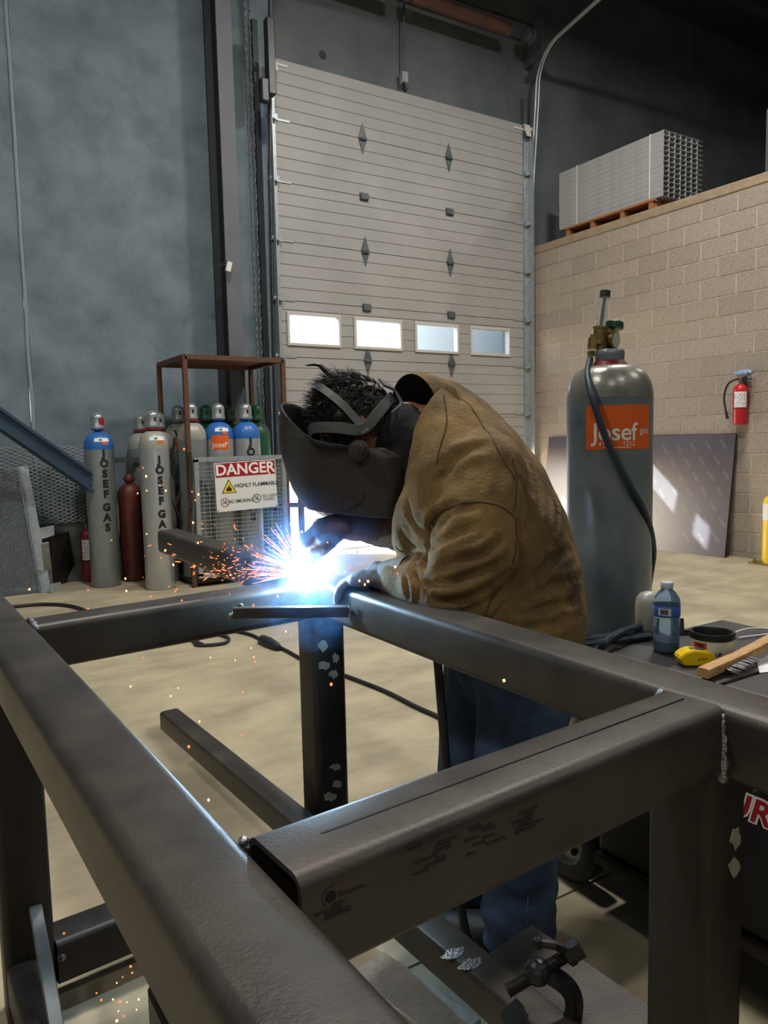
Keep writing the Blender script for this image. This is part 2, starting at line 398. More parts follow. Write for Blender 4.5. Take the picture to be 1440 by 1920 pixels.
for x0, x1 in WX:
    bm = newbm(); e = .032
    for lo, hi in (((x0 - e, DY - .022, WZ[0] - e), (x1 + e, DY, WZ[0])), ((x0 - e, DY - .022, WZ[1]), (x1 + e, DY, WZ[1] + e)), ((x0 - e, DY - .022, WZ[0]), (x0, DY, WZ[1])), ((x1, DY - .022, WZ[0]), (x1 + e, DY, WZ[1]))):
        box(bm, lo, hi, .004)
    fr = finish('window_frame', bm, 'window_frame', secs[4])
    bm = newbm(); box(bm, (x0, DY + .018, WZ[0]), (x1, DY + .024, WZ[1])); finish('window_pane', bm, 'glass', secs[4])
bm = newbm(); box(bm, (DX0, DY + .005, 1.115), (DX1, DY + .04, 1.152)); finish('bottom_seal', bm, 'black_rubber', dr)
for zi, tall in ((1, 1), (2, 0), (3, 1), (4, 0), (5, 1), (6, 0)):
    for x in (4.575, 5.775):
        bm = newbm(); z = ZJ[zi]; y = DY - .004
        if tall:
            prism(bm, [(x, y, z + .165), (x - .055, y, z), (x, y, z - .165), (x + .055, y, z)], V((0, -.008, 0)))
            prism(bm, [(x - .05, y - .008, z + .012), (x + .05, y - .008, z + .012), (x + .04, y - .034, z - .008), (x - .04, y - .034, z - .008)], V((0, .004, -.014)))
        else:
            box(bm, (x - .05, y - .035, z - .04), (x + .05, y, z + .022), .006); box(bm, (x - .055, y - .006, z - .05), (x + .055, y, z + .035))
        finish('hinge', bm, 'galv_dark', dr)
for zi in range(0, 7):
    for x, s in ((DX0, -1), (DX1, 1)):
        z = ZJ[zi] - (.06 if zi == 0 else 0); bm = newbm()
        bar(bm, (x - s * .16, DY - .008, z), (x + s * .02, DY - .008, z), .004, .02)
        prism(bm, [(x + s * .0, DY - .03, z - .03), (x + s * .075, DY - .03, z - .005), (x + s * .075, DY - .03, z + .02), (x + s * .0, DY - .03, z + .035)], V((0, -.03, 0)))
        if zi == 0: prism(bm, [(x - s * .005, DY - .02, z + .06), (x + s * .10, DY - .02, z + .06), (x + s * .06, DY - .09, z - .11), (x - s * .01, DY - .09, z - .11)], V((0, -.01, 0)))
        lathe(bm, [(.006, 0), (.006, .07), (.026, .07), (.026, .09)], (x + s * .02, DY - .05, z), 8, V((s, 0, 0)))
        finish('roller_bracket', bm, 'galv' if zi else 'tag_white', dr)
# tracks
for s, x in ((-1, DX0), (1, DX1)):
    bm = newbm(); box(bm, (min(x + s * .005, x + s * .085), DY - .012, 0.02), (max(x + s * .005, x + s * .085), DY - .006, 5.05 if s < 0 else 5.05)); box(bm, (min(x + s * .08, x + s * .086), DY - .11, 0.02), (max(x + s * .08, x + s * .086), DY - .006, 5.05))
    finish('track_angle', bm, 'galv', dr)
    xa = x + s * .095
    pts = [V((xa, y_, z)) for y_, z in ((7.615, .02), (7.61, 1.42), (7.575, 2.8), (7.53, 4.05), (7.40, 5.41), (7.385, 5.6))]
    y0 = pts[-1].y
    for k in range(1, 9):
        a = R(9.5 * k); pts.append(V((xa, y0 - .45 * (1 - math.cos(a)), 5.6 + .5 * math.sin(a))))
    e = pts[-1]; pts += [e + V((0, -1.2, .22)), e + V((0, -2.6, .46))]
    bm = newbm()
    for off in (0, .055):
        q = [p + V((0, -off, 0)) for p in pts]
        tube(bm, q, .011, 6)
    for a, b in zip(pts, pts[1:]):
        bar(bm, a + V((s * .006, -.027, 0)), b + V((s * .006, -.027, 0)), .003, .06, V((0, 1, 0.2)))
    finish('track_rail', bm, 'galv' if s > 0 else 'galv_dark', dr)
    bm = newbm(); box(bm, (x + s * .145 - .03, DY + .1, 0), (x + s * .145 + .03, DY + .16, 5.6)); finish('jamb', bm, 'paint_dark_and_shade' if s < 0 else 'galv_dark', dr)
# counterbalance spring and shaft over the door
sp = thing('torsion_spring', 'rust brown torsion spring tube on its shaft above the overhead door', 'spring', (5.9, 7.38, 6.2))
A, B = V((3.6, 7.38, 6.31)), V((7.02, 7.38, 6.36))
bm = newbm(); tube(bm, [A, B], .016, 8); finish('shaft', bm, 'steel_dark', sp, True)
a0, b0 = onY(772, -8, 7.38), onY(955, 56, 7.38)
for (p, q) in ((a0, b0), (onY(560, -80, 7.38), onY(752, -12, 7.38))):
    bm = newbm(); d = (q - p).normalized(); L = (q - p).length
    prof = [(.055, 0), (.062, .01)]
    n = 60
    for k in range(n): prof += [(.075, .03 + (L - .06) * k / n), (.072, .03 + (L - .06) * (k + .5) / n)]
    prof += [(.078, L - .03), (.055, L)]
    lathe(bm, prof, p, 16, d); finish('coil', bm, 'rust_tube', sp, True, angle=60)
bm = newbm(); c = onY(990, 66, 7.38); lathe(bm, [(.05, -.06), (.085, -.05), (.085, -.03), (.06, -.02), (.06, .02), (.1, .03), (.1, .05), (.03, .06)], c, 18, V((1, 0, 0))); finish('cable_drum', bm, 'galv_dark', sp, True)
bm = newbm(); box(bm, (7.14, 7.36, 6.0), (7.16, 7.685, 6.5)); bar(bm, (7.15, 7.66, 5.85), (7.15, 7.0, 6.15), .02, .05); finish('bracket', bm, 'galv_dark', sp)
t = thing('pull_rope_box', 'thin conduit with small junction box hanging above the door middle', 'junction box', onY(757, 170, 7.6))
bm = newbm(); tube(bm, [onY(757, -60, 7.6), onY(757, 132, 7.6)], .012, 8); finish('conduit', bm, 'galv_dark', t, True)
bm = newbm(); c = onY(757, 146, 7.6); box(bm, c - V((.04, .04, .06)), c + V((.04, .03, .06)), .006); finish('box', bm, 'galv', t)
bm = newbm(); tube(bm, [onY(757, 156, 7.58), onY(758, 166, 7.56)], .02, 8); ball(bm, onY(759, 168, 7.56), .028); finish('plug', bm, 'black_rubber', t, True)
# chain hoist at the left track
ch = thing('door_chain', 'thin steel hand chain hanging in a loop beside the left door track', 'chain', (3.2, 7.3, 0.9))
bm = newbm()
XCH = onY(468, 300, 7.28).x
for xx in (XCH, XCH + .05):
    for k in range(0, 150):
        z = 6.8 - k * .04
        if z < .9: break
        r1, rr = (.016, .005); seg = 6
        hor = V((1, 0, 0)) if k % 2 else V((0, 1, 0))
        pts = [V((xx + .004 * math.sin(k), 7.28, z)) + hor * (.012 * math.cos(a)) + V((0, 0, .026 * math.sin(a))) for a in [2 * math.pi * i / 6 for i in range(7)]]
        tube(bm, pts, rr, 4, caps=False)
o = finish('chain_links', bm, 'galv_dark', ch); o['kind'] = 'stuff'
t = thing('chain_keeper', 'black chain keeper box fixed high at the left door track', 'bracket', (3.38, 7.34, 4.2))
bm = newbm(); box(bm, (3.335, 7.25, 4.72), (3.42, 7.34, 5.45), .01); finish('housing', bm, 'black_paint', t)
bm = newbm(); box(bm, (3.24, 7.22, 4.62), (3.33, 7.30, 4.85), .015); finish('hook', bm, 'black_paint', t)
for k, (zz, hh) in enumerate(((2.0, .12), (1.83, .03), (1.62, .10))):
    bm = newbm(); box(bm, (3.45, DY - .05, zz), (3.52, DY - .012, zz + hh), .006); finish('latch_plate', bm, 'galv', dr)

# ------------------------------------------------------------------ outside
bm = newbm(); box(bm, (-25, YW + .25, -.15), (40, 60, -.03)); structure(finish('ground_outside', bm, 'outdoor_ground'))
tl = thing('shading_trailer', 'pale blue-grey box trailer added outside to shade a window, seen through the door windows', 'trailer', (7, 9.9, 0))  # added to keep the sun off the right-hand door window
bm = newbm(); box(bm, (4.97, 8.7, 1.2), (11.5, 11.2, 4.3), .03); finish('box_body', bm, 'outdoor_wall', tl)
for x in (6.0, 10.2):
    for y in (8.95, 10.95):
        bm = newbm(); lathe(bm, [(.2, -.14), (.48, -.14), (.5, 0), (.48, .14), (.2, .14)], (x, y, .47), 20, V((0, 1, 0))); finish('wheel', bm, 'black_rubber', tl, True)
bm = newbm(); box(bm, (5.2, 9.2, 1.0), (11.2, 10.7, 1.2)); finish('chassis', bm, 'black_paint', tl)
bm = newbm(); box(bm, (6.5, 38, 0), (34, 46, 7.5)); bld = thing('neighbour_building', 'long pale building far outside the overhead door', 'building', (20, 38, 0)); finish('wall', bm, 'outdoor_wall', bld)
bm = newbm(); box(bm, (6.3, 37.8, 7.5), (34.2, 46.2, 7.8)); finish('parapet', bm, 'window_frame', bld)

# ------------------------------------------------------------------ block wall and mezzanine
wr = bpy.data.objects.new('wall_right', None); link(wr); structure(wr, 'grey-beige concrete block wall of the mezzanine room'); ORG['wall_right'] = V((0, 0, 0))
bm = newbm(); box(bm, (XW, 2.4, 0), (XW + .19, YW - .02, 3.62)); finish('mortar_core', bm, 'mortar', wr)
HC = .1985; LB_ = .402; Z0 = 1.25 + .0267 * XW - 7 * HC - .0
base = None; proto = None
bm = newbm(); box(bm, (-.005, -LB_ / 2 + .005, .005), (.0, LB_ / 2 - .005, HC - .005), .003); me_full = bpy.data.meshes.new('block'); bmesh.ops.recalc_face_normals(bm, faces=bm.faces[:]); bm.to_mesh(me_full); bm.free(); me_full.materials.append(MATS['block'])
zrow = Z0 - .0
row = 0; yj = 5.245
ztop = 3.62
nrow = int(round((ztop - Z0) / HC))
for i in range(-1, nrow):
    z = Z0 + i * HC
    if z + HC < .05: continue
    off = yj + (LB_ / 2 if i % 2 else 0)
    k0 = math.floor((2.4 - off) / LB_); k1 = math.ceil((YW - .02 - off) / LB_)
    for k in range(k0, k1):
        ya, yb = off + k * LB_, off + (k + 1) * LB_
        ca, cb = max(ya, 2.42), min(yb, YW - .03)
        if cb - ca < .03: continue
        o = bpy.data.objects.new('block', me_full); link(o, wr)
        zc = max(z, 0.0)
        o.location = (XW + random.uniform(-.002, .001), (ca + cb) / 2, zc)
        o.scale = (1, (cb - ca) / LB_, (z + HC - zc) / HC)
bm = newbm(); box(bm, (XW - .014, 2.4, 3.62), (XW + .2, YW - .02, 3.715), .008)
for v in bm.verts: v.co.z += .012 * noise.noise(v.co * 3)
finish('bond_beam_cap', bm, 'block_cap', wr)
bm = newbm(); box(bm, (XW + .2, 2.4, 3.5), (12.5, YW - .02, 3.66)); structure(finish('floor_mezzanine', bm, 'concrete_shaded'))

# steel stud bundle on a pallet
BX, BY0, BY1, BZ0 = 7.24, 5.60, 7.16, 3.86
sb = thing('steel_stud_bundle', 'strapped bundle of galvanized steel studs on top of the block wall', 'stud bundle', (BX + .35, 6.4, BZ0))
nc, nr = 7, 13; cw, chh = .098, .0535
bm = newbm(); L = BY1 - BY0; e = .004
e = .002; prof = [(0, 0), (cw - .003, 0), (cw - .003, e), (e, e), (e, chh - .0015 - e), (cw - .003, chh - .0015 - e), (cw - .003, chh - .0015), (0, chh - .0015)]
a = [bm.verts.new((x, 0, z)) for x, z in prof]; b = [bm.verts.new((x, L, z)) for x, z in prof]; n = len(a)
for i in range(n): bm.faces.new((a[i], a[(i + 1) % n], b[(i + 1) % n], b[i]))
bm.faces.new((a[0], a[1], a[2], a[3])[::-1]); bm.faces.new((a[4], a[5], a[6], a[7])[::-1]); bm.faces.new((a[0], a[3], a[4], a[7])[::-1])
me = bpy.data.meshes.new('stud'); bmesh.ops.recalc_face_normals(bm, faces=bm.faces[:]); bm.to_mesh(me); bm.free(); me.materials.append(MATS['stud_steel'])
for c in range(nc):
    for r_ in range(nr):
        o = bpy.data.objects.new('stud', me); link(o, sb)
        o.location = V((BX + c * cw + random.uniform(-.002, .002), BY0 + random.uniform(0, .004), BZ0 + r_ * chh)) - ORG[sb.name]
for y in (5.78, 6.86):
    bm = newbm(); x0, x1, z0, z1 = BX - .006, BX + nc * cw + .004, BZ0 - .004, BZ0 + nr * chh + .004
    q = [V((x0, y, z0)), V((x1, y, z0)), V((x1, y, z1)), V((x0, y, z1)), V((x0, y, z0))]
    for a, b in zip(q, q[1:]): bar(bm, a, b, .016, .002, (b - a).cross(V((0, 1, 0))))
    finish('strap', bm, 'strap', sb)
pl = thing('wooden_pallet', 'orange-brown wooden pallet under the bundle of steel studs', 'pallet', (BX + .35, 6.4, 3.66))
for y in (5.75, 6.15, 6.6, 7.0):
    bm = newbm(); box(bm, (BX - .02, y - .03, 3.75), (BX + .72, y + .03, 3.83)); finish('stringer', bm, 'pallet_wood', pl)
for y in (5.72, 6.02, 6.32, 6.62, 6.92):
    pass
for x in (BX - .03, BX + .15, BX + .33, BX + .52):
    bm = newbm(); box(bm, (x, 5.7, 3.83), (x + .12, 7.05, 3.855)); finish('deck_board', bm, 'pallet_wood', pl)
    bm = newbm(); box(bm, (x, 5.7, 3.715 - .045), (x + .12, 7.05, 3.75)); finish('base_board', bm, 'pallet_wood', pl)
bm = newbm(); p = onX(1372, 337, 7.6); ball(bm, V((8.35, 5.62, 3.78)), .09, 10, 7, (1, .6, .6)); box(bm, (8.2, 5.55, 3.66), (8.5, 5.7, 3.74), .01); tag(finish('red_wrapped_bundle', bm, 'maroon_paint'), 'small dark red bundle beside the steel studs on the mezzanine', 'bundle')
bm = newbm(); box(bm, (7.5, onX(1434, 330, 7.5).y - .3, 3.66), (7.54, onX(1434, 330, 7.5).y, 4.45), .004); tag(finish('upright_board', bm, 'galv_dark'), 'grey upright board at the right end of the mezzanine edge', 'board')
# ================================================================== gas cylinders
def wrap(rad, ang0, z0):
    """map flat lettering (x right, y up) on a cylinder of that radius; ang0 is the angle of the text centre"""
    return lambda c: V((rad * math.cos(ang0 + c.x / rad), rad * math.sin(ang0 + c.x / rad), z0 + c.y))
def fine(src, n=2, size=.02):
    bmesh.ops.triangulate(src, faces=src.faces[:])
    es = [e for e in src.edges if abs(e.verts[0].co.x - e.verts[1].co.x) > size]
    for _ in range(n):
        es = [e for e in src.edges if abs(e.verts[0].co.x - e.verts[1].co.x) > size]
        if not es: break
        bmesh.ops.subdivide_edges(src, edges=es, cuts=1)
        bmesh.ops.triangulate(src, faces=src.faces[:])
    return src
def patch(bm, w, h, rad, ang0, z0, lift=.0008, n=10, chamf=0.0):
    src = newbm()
    xs = [-w / 2 + w * i / n for i in range(n + 1)]
    a = [src.verts.new((x, -h / 2, 0)) for x in xs]; b = [src.verts.new((x, h / 2, 0)) for x in xs]
    for i in range(n): src.faces.new((a[i], a[i + 1], b[i + 1], b[i]))
    put(bm, src, wrap(rad + lift, ang0, z0))
def gas_cylinder(label, loc, rad, H, body, shoulder, cap, face, group='gas cylinders at the back wall', vert_text=None, tz=1.12, tsize=.105,
                 tag_strip=True, orange=None, ring=None, ttop=None, red_patch=False):
    t = thing('gas_cylinder', label, 'gas cylinder', loc, group, local=True)
    hs = H * .808                                            # height of the straight wall
    bm = newbm(); lathe(bm, [(rad * .93, 0), (rad, .02), (rad, hs * .5), (rad, hs - .03)], (0, 0, 0), 28); finish('body', bm, body, t, True)
    bm = newbm(); pr = [(rad, hs - .03), (rad, hs)]
    for k in range(1, 9):
        a = k / 8 * math.pi / 2 * .93; pr.append((rad * math.cos(a) ** .85, hs + rad * 1.02 * math.sin(a)))
    nz = pr[-1][1]; rn = rad * .42
    pr += [(rn, nz + .012), (rn, nz + .03)]
    lathe(bm, pr, (0, 0, 0), 28, cap0=False); sh = finish('shoulder', bm, shoulder, t, True)
    if ring:
        bm = newbm(); lathe(bm, [(rn * 1.0, nz + .0), (rn * 1.3, nz + .004), (rn * 1.28, nz + .016), (rn * 1.0, nz + .02)], (0, 0, 0), 20); finish('neck_ring', bm, ring, t, True)
    z = nz + .025; rc = rad * .47; hc = H - z
    bm = newbm(); pr = [(rc * 1.04, z), (rc * 1.04, z + .02), (rc * .96, z + .03), (rc * .96, H - rc * .85)]
    for k in range(1, 7):
        a = k / 6 * math.pi / 2; pr.append((rc * .96 * math.cos(a), H - rc * .85 + rc * .85 * math.sin(a)))
    lathe(bm, pr, (0, 0, 0), 20); cp = finish('cap', bm, cap, t, True)
    bm = newbm(); patch(bm, .018, .035, rc * .97, face + .35, H - rc * 1.3, n=3); finish('vent_slot', bm, 'black_print', cp)
    if red_patch:
        bm = newbm(); patch(bm, .05, .06, rc * .97, face + .7, H - rc * 1.35, .0015, n=4); finish('tape', bm, 'sign_red', cp)
    def shr(zz): return rad * max(0.2, math.cos(math.asin(min(1, (zz - hs) / (rad * 1.02))))) ** .85 if zz > hs else rad
    if tag_strip:
        bm = newbm(); zz = hs + .055; rr = shr(zz) + .004
        src = newbm(); n = 10; W = .13
        a = [src.verts.new((-W / 2 + W * i / n, -.016, 0)) for i in range(n + 1)]; b = [src.verts.new((-W / 2 + W * i / n, .016, 0)) for i in range(n + 1)]
        for i in range(n): src.faces.new((a[i], a[i + 1], b[i + 1], b[i]))
        fn = lambda c: V(((shr(zz + c.y) + .003) * math.cos(face + .25 + c.x / rr), (shr(zz + c.y) + .003) * math.sin(face + .25 + c.x / rr), zz + c.y))
        put(bm, src, fn); finish('tag_strip', bm, 'sign_white', t)
        bm = newbm(); src = newbm(); q = [src.verts.new(p) for p in ((-.03, 0, 0), (-.012, -.013, 0), (.006, 0, 0), (-.012, .013, 0))]; src.faces.new(q)
        put(bm, src, lambda c: fn(c) * 1.0 + V((math.cos(face), math.sin(face), .003)) * .0015); finish('hazard_diamond', bm, 'green_print', t)
        bm = newbm(); src = newbm(); q = [src.verts.new(p) for p in ((.0, -.04, 0), (.05, -.04, 0), (.05, -.02, 0), (.0, -.02, 0))]; src.faces.new(q); put(bm, src, fn); finish('sticker', bm, 'orange_label', t)
    if vert_text:
        zz = tz
        for chh in vert_text:
            if chh != ' ':
                bm = newbm(); src = fine(text_bm(chh, tsize, 0, bold=.006)); put(bm, src, wrap(rad + .0012, face + .30, zz)); finish('stencil_letter', bm, 'black_print', t)
            zz -= tsize * (1.0 if chh != ' ' else .3)
    if orange:
        w_, h_, zc, off = orange
        bm = newbm(); patch(bm, w_, h_, rad, face + off, zc); lb = finish('orange_label', bm, 'orange_label', t)
        bm = newbm()
        put(bm, fine(text_bm('Josef', h_ * .52, 0, bold=.0006)), wrap(rad + .002, face + off - w_ * .06 / rad, zc - h_ * .17))
        put(bm, fine(text_bm('gas', h_ * .2, 0)), wrap(rad + .002, face + off + w_ * .36 / rad, zc - h_ * .05))
        finish('label_lettering', bm, 'white_print', lb)
    return t
FC = math.atan2(-6.8, -2.0)                                   # the side turned to the camera
def fc(loc): return math.atan2(-loc[1], -loc[0])
CR, CH = .128, 1.56
def cyl(label, loc, *a, **k): return gas_cylinder(label, loc, k.pop('rad', CR), k.pop('H', CH), *a, face=fc(loc), **k)
cyl('grey gas cylinder with bright blue shoulder standing leftmost, beside the red extinguisher', (1.494, 7.115, 0), 'cyl_grey', 'cyl_blue', 'cap_silver', vert_text='JOSEF GAS', tz=1.195, tsize=.09, red_patch=True)
cyl('scuffed silver gas cylinder with cream shoulder and red neck ring before the cage', (1.86, 6.67, 0), 'cyl_silver', 'cyl_cream', 'cap_silver', vert_text='JOSEF GAS', tz=1.13, tsize=.088, ring='ring_red')
cyl('short rust red acetylene cylinder between the two lettered grey cylinders', (1.775, 7.25, 0), 'cyl_red', 'cyl_red', 'cyl_red', rad=.105, H=1.0, tag_strip=False)
cyl('grey gas cylinder half hidden against the wall behind the silver cylinder', (1.985, 7.545, 0), 'cyl_grey', 'cyl_cream', 'cyl_grey', ring='ring_red', tag_strip=False)
cyl('grey gas cylinder hung with looped hoses left of the cage', (onY(311, 1000, 7.0).x - .02, 7.0, 0), 'cyl_grey', 'cyl_cream', 'cap_silver', ring='ring_red', tag_strip=False)
CZ = .07
def row(x, Y): p = onY(x, 850, Y); return (p.x, Y, CZ)
cyl('grey gas cylinder with orange sticker in the left back of the cage', row(337, 7.12), 'cyl_grey', 'cyl_cream', 'cyl_grey', tag_strip=False, orange=(.12, .12, 1.18, .2))
cyl('plain grey gas cylinder at the left front inside the cage', row(361, 6.72), 'cyl_grey', 'cyl_cream', 'cap_silver', ring='ring_red', tag_strip=False)
cyl('dark green gas cylinder behind the orange-labelled one in the cage', row(388, 7.07), 'cyl_green', 'cyl_green', 'cyl_green')
cyl('grey gas cylinder with blue shoulder and orange label inside the cage', row(412, 6.72), 'cyl_silver', 'cyl_blue', 'cap_silver', orange=(.165, .13, 1.20, .08))
cyl('olive green gas cylinder in the back of the cage between the blue shoulders', row(433, 7.10), 'cyl_green2', 'cyl_green2', 'cyl_green2')
cyl('silver gas cylinder with blue shoulder and black letters at the cage right', row(463, 6.72), 'cyl_silver', 'cyl_blue', 'cap_silver', vert_text='JOSEF GAS', tz=1.2, tsize=.095, tag_strip=False)
cyl('bright green gas cylinder at the right end of the cage', row(483, 6.98), 'cyl_green', 'cyl_green2', 'cyl_green', tag_strip=False)

# ------------------------------------------------------------------ cage
CX0, CX1, CYF, CYB, CT = 2.108, 3.03, 6.5, 7.26, 2.01
cg = thing('cylinder_cage', 'rust brown open steel cage round the gas cylinders', 'cage', ((CX0 + CX1) / 2, 6.9, 0))
for x, y in ((CX0, CYF), (CX1, CYF), (CX0, CYB), (CX1, CYB)):
    bm = newbm(); bar(bm, (x, y, 0), (x, y, CT), .04, .04, V((0, 1, 0)), .003, 1); finish('post', bm, 'rust_frame', cg)
for a, b in (((CX0, CYF), (CX1, CYF)), ((CX0, CYB), (CX1, CYB)), ((CX0, CYF), (CX0, CYB)), ((CX1, CYF), (CX1, CYB))):
    bm = newbm(); bar(bm, (*a, CT), (*b, CT), .04, .04); finish('top_rail', bm, 'rust_frame', cg)
bm = newbm(); box(bm, (CX0, CYF, CT + .015), (CX1, CYB, CT + .022)); finish('roof_sheet', bm, 'rust_frame', cg)
bm = newbm(); box(bm, (CX0, CYF, .03), (CX1, CYB, CZ)); finish('floor_plate', bm, 'steel_rusty', cg)
def wire_mesh(bm, o, ux, uy, w, h, px_, py_, r=.0022):
    o, ux, uy = V(o), V(ux), V(uy)
    for i in range(int(w / px_) + 1): tube(bm, [o + ux * (i * px_), o + ux * (i * px_) + uy * h], r, 4)
    for i in range(int(h / py_) + 1): tube(bm, [o + uy * (i * py_), o + uy * (i * py_) + ux * w], r, 4)
gt = bpy.data.objects
bm = newbm()
for a, b in (((CX0 + .03, 1.125), (CX1 - .02, 1.125)), ((CX0 + .03, .1), (CX1 - .02, .1))): bar(bm, (a[0], CYF - .03, a[1]), (b[0], CYF - .03, b[1]), .03, .04)
for x in (CX0 + .05, CX1 - .04): bar(bm, (x, CYF - .03, .1), (x, CYF - .03, 1.125), .04, .03, V((0, 1, 0)))
gate = finish('gate_frame', bm, 'galv', cg)
bm = newbm(); wire_mesh(bm, (CX0 + .06, CYF - .03, .12), (1, 0, 0), (0, 0, 1), CX1 - CX0 - .12, .98, .05, .036, .003); o = finish('wire_mesh', bm, 'galv', gate); o['kind'] = 'stuff'
bm = newbm(); wire_mesh(bm, (CX1, CYF + .02, .12), (0, 1, 0), (0, 0, 1), CYB - CYF - .04, .98, .036, .036, .0022); o = finish('wire_panel', bm, 'galv', cg); o['kind'] = 'stuff'
bm = newbm(); bar(bm, (CX1, CYF, 1.12), (CX1, CYB, 1.12), .03, .04); bar(bm, (CX1, CYF, .62), (CX1, CYB, .62), .03, .03); finish('cage_rail', bm, 'rust_frame', cg)
bm = newbm(); box(bm, (CX0 - .035, CYF - .06, .7), (CX0 + .01, CYF - .03, 1.2), .005); finish('latch', bm, 'steel_rusty', cg)
# rack of rusty bar right of the cage in front of the daylight
rk = thing('steel_rack', 'dark steel rack posts and rail standing against the bright door opening', 'rack', (3.5, 6.95, 0))
for x in (3.27,):
    bm = newbm(); bar(bm, (x, 6.7, 0), (x, 6.7, 1.0), .045, .045, V((0, 1, 0))); finish('post', bm, 'rust_frame', rk)
bm = newbm(); bar(bm, (3.05, 6.7, .66), (3.72, 6.7, .62), .035, .045); finish('rail', bm, 'rust_frame', rk)
# danger sign, wired to the gate
SXL, SXR, SY = 2.322, 2.905, CYF - .055
o0 = V((SXL, SY, .655)); sw = SXR - SXL; shh = .435; tilt = R(1.6)
ux, uy = V((math.cos(tilt), 0, math.sin(tilt))), V((-math.sin(tilt), 0, math.cos(tilt)))
sg = thing('danger_sign', 'white and red danger sign hung on the cylinder cage gate', 'sign', o0)
def SG(x, y, off=0.0): return o0 + ux * (x * sw) + uy * (y * shh) - V((0, 1, 0)) * (.004 + off)
def quad(bm, x0, y0, x1, y1, off): bm.faces.new([bm.verts.new(SG(*p, off)) for p in ((x0, y0), (x1, y0), (x1, y1), (x0, y1))])
bm = newbm(); prism(bm, [SG(0, 0), SG(1, 0), SG(1, 1), SG(0, 1)], V((0, .004, 0))); plate = finish('plate', bm, 'sign_white', sg)
bm = newbm(); quad(bm, .012, .70, .988, .985, .0008); finish('red_band', bm, 'sign_red', sg)
def sign_text(bm, s, cx, cy, size, off=.0014, align='CENTER', bold=0.0, sx=1.0):
    src = text_bm(s, size, 0, align, bold=bold)
    c = SG(cx, cy, off); put(bm, src, lambda q: c + ux * (q.x * sx) + uy * q.y)
bm = newbm(); sign_text(bm, 'DANGER', .5, .84, .135, bold=.0032, sx=1.04); finish('danger_lettering', bm, 'white_print', sg)
for s_, cx, cy, sz, sx_, bo in (('HIGHLY FLAMMABLE', .665, .505, .050, .92, .0008), ('NO SMOKING', .39, .19, .042, .9, .0006), ('NO OPEN', .87, .245, .037, .9, 0), ('FLAMES', .855, .175, .037, .9, 0)):
    bm = newbm(); sign_text(bm, s_, cx, cy, sz, sx=sx_, bold=bo); finish('line_of_lettering', bm, 'black_print', sg)
bm = newbm(); bm.faces.new([bm.verts.new(SG(*p, .0010)) for p in ((.09, .37), (.335, .37), (.2125, .655))]); finish('triangle_border', bm, 'black_print', sg)
bm = newbm(); bm.faces.new([bm.verts.new(SG(*p, .0014)) for p in ((.11, .383), (.315, .383), (.2125, .625))]); finish('triangle', bm, 'sign_yellow', sg)
bm = newbm()
fl = [(-.6, 0), (.6, 0), (.75, .35), (.55, .7), (.45, .5), (.35, .95), (.12, 1.45), (.1, .9), (-.1, 1.15), (-.22, .7), (-.42, .95), (-.5, .5), (-.72, .6), (-.7, .25)]
c = SG(.2125, .41, .0019); bm.faces.new([bm.verts.new(c + ux * (x * .036) + uy * (y * .042)) for x, y in fl])
finish('flame_symbol', bm, 'black_print', sg)
for cx, cy in ((.135, .19), (.655, .215)):
    bm = newbm(); c = SG(cx, cy, .0012); n = 20; ro, ri = .040, .034
    a = [bm.verts.new(c + ux * ro * math.cos(2 * math.pi * k / n) + uy * ro * math.sin(2 * math.pi * k / n)) for k in range(n)]; b = [bm.verts.new(c + ux * ri * math.cos(2 * math.pi * k / n) + uy * ri * math.sin(2 * math.pi * k / n)) for k in range(n)]
    for k in range(n): bm.faces.new((a[k], a[(k + 1) % n], b[(k + 1) % n], b[k]))
    d1 = (ux - uy).normalized() if cx < .5 else (ux - uy).normalized(); d2 = (ux + uy).normalized()
    bm.faces.new([bm.verts.new(c + d1 * s1 * .036 + d2 * s2 * .003 - V((0, .0003, 0))) for s1, s2 in ((-1, -1), (1, -1), (1, 1), (-1, 1))])
    finish('prohibition_ring', bm, 'sign_red' if cx < .5 else 'black_print', sg)
    bm = newbm(); bm.faces.new([bm.verts.new(c + ux * x + uy * y - V((0, .0001, 0))) for x, y in ((-.022, -.012), (.02, -.004), (.02, .002), (-.022, -.006))])
    bm.faces.new([bm.verts.new(c + ux * x + uy * y - V((0, .0001, 0))) for x, y in ((.004, .006), (.014, .010), (.010, .024), (.002, .018))]); finish('pictogram', bm, 'black_print', sg)
for x, y in ((.02, .97), (.98, .975), (.02, .03), (.98, .03)):
    bm = newbm(); lathe(bm, [(.006, 0), (.005, .004)], SG(x, y), 8, V((0, -1, 0))); finish('screw', bm, 'galv', sg)
# looped hoses on the cylinder left of the cage
hz = thing('welding_hose', 'grey-brown hose loops hanging on the cylinders left of the cage', 'hose', onY(335, 1000, 6.78))
for k, q in enumerate(([(320, 800), (330, 812), (338, 840), (345, 880), (338, 905), (326, 895), (322, 860), (328, 820)], [(318, 805), (335, 808), (350, 830), (352, 862), (340, 915), (330, 940)], [(352, 850), (348, 900), (330, 945), (340, 975), (350, 1000)], [(362, 868), (363, 930), (361, 1000)], [(354, 855), (355, 930), (352, 1000)])):
    bm = newbm(); tube(bm, spline([onY(x, y, 6.76 - .03 * k if k < 3 else 6.44) for x, y in q], 5), .009, 6); finish('hose_loop', bm, 'galv_dark' if k % 2 else 'steel_rusty', hz, True)

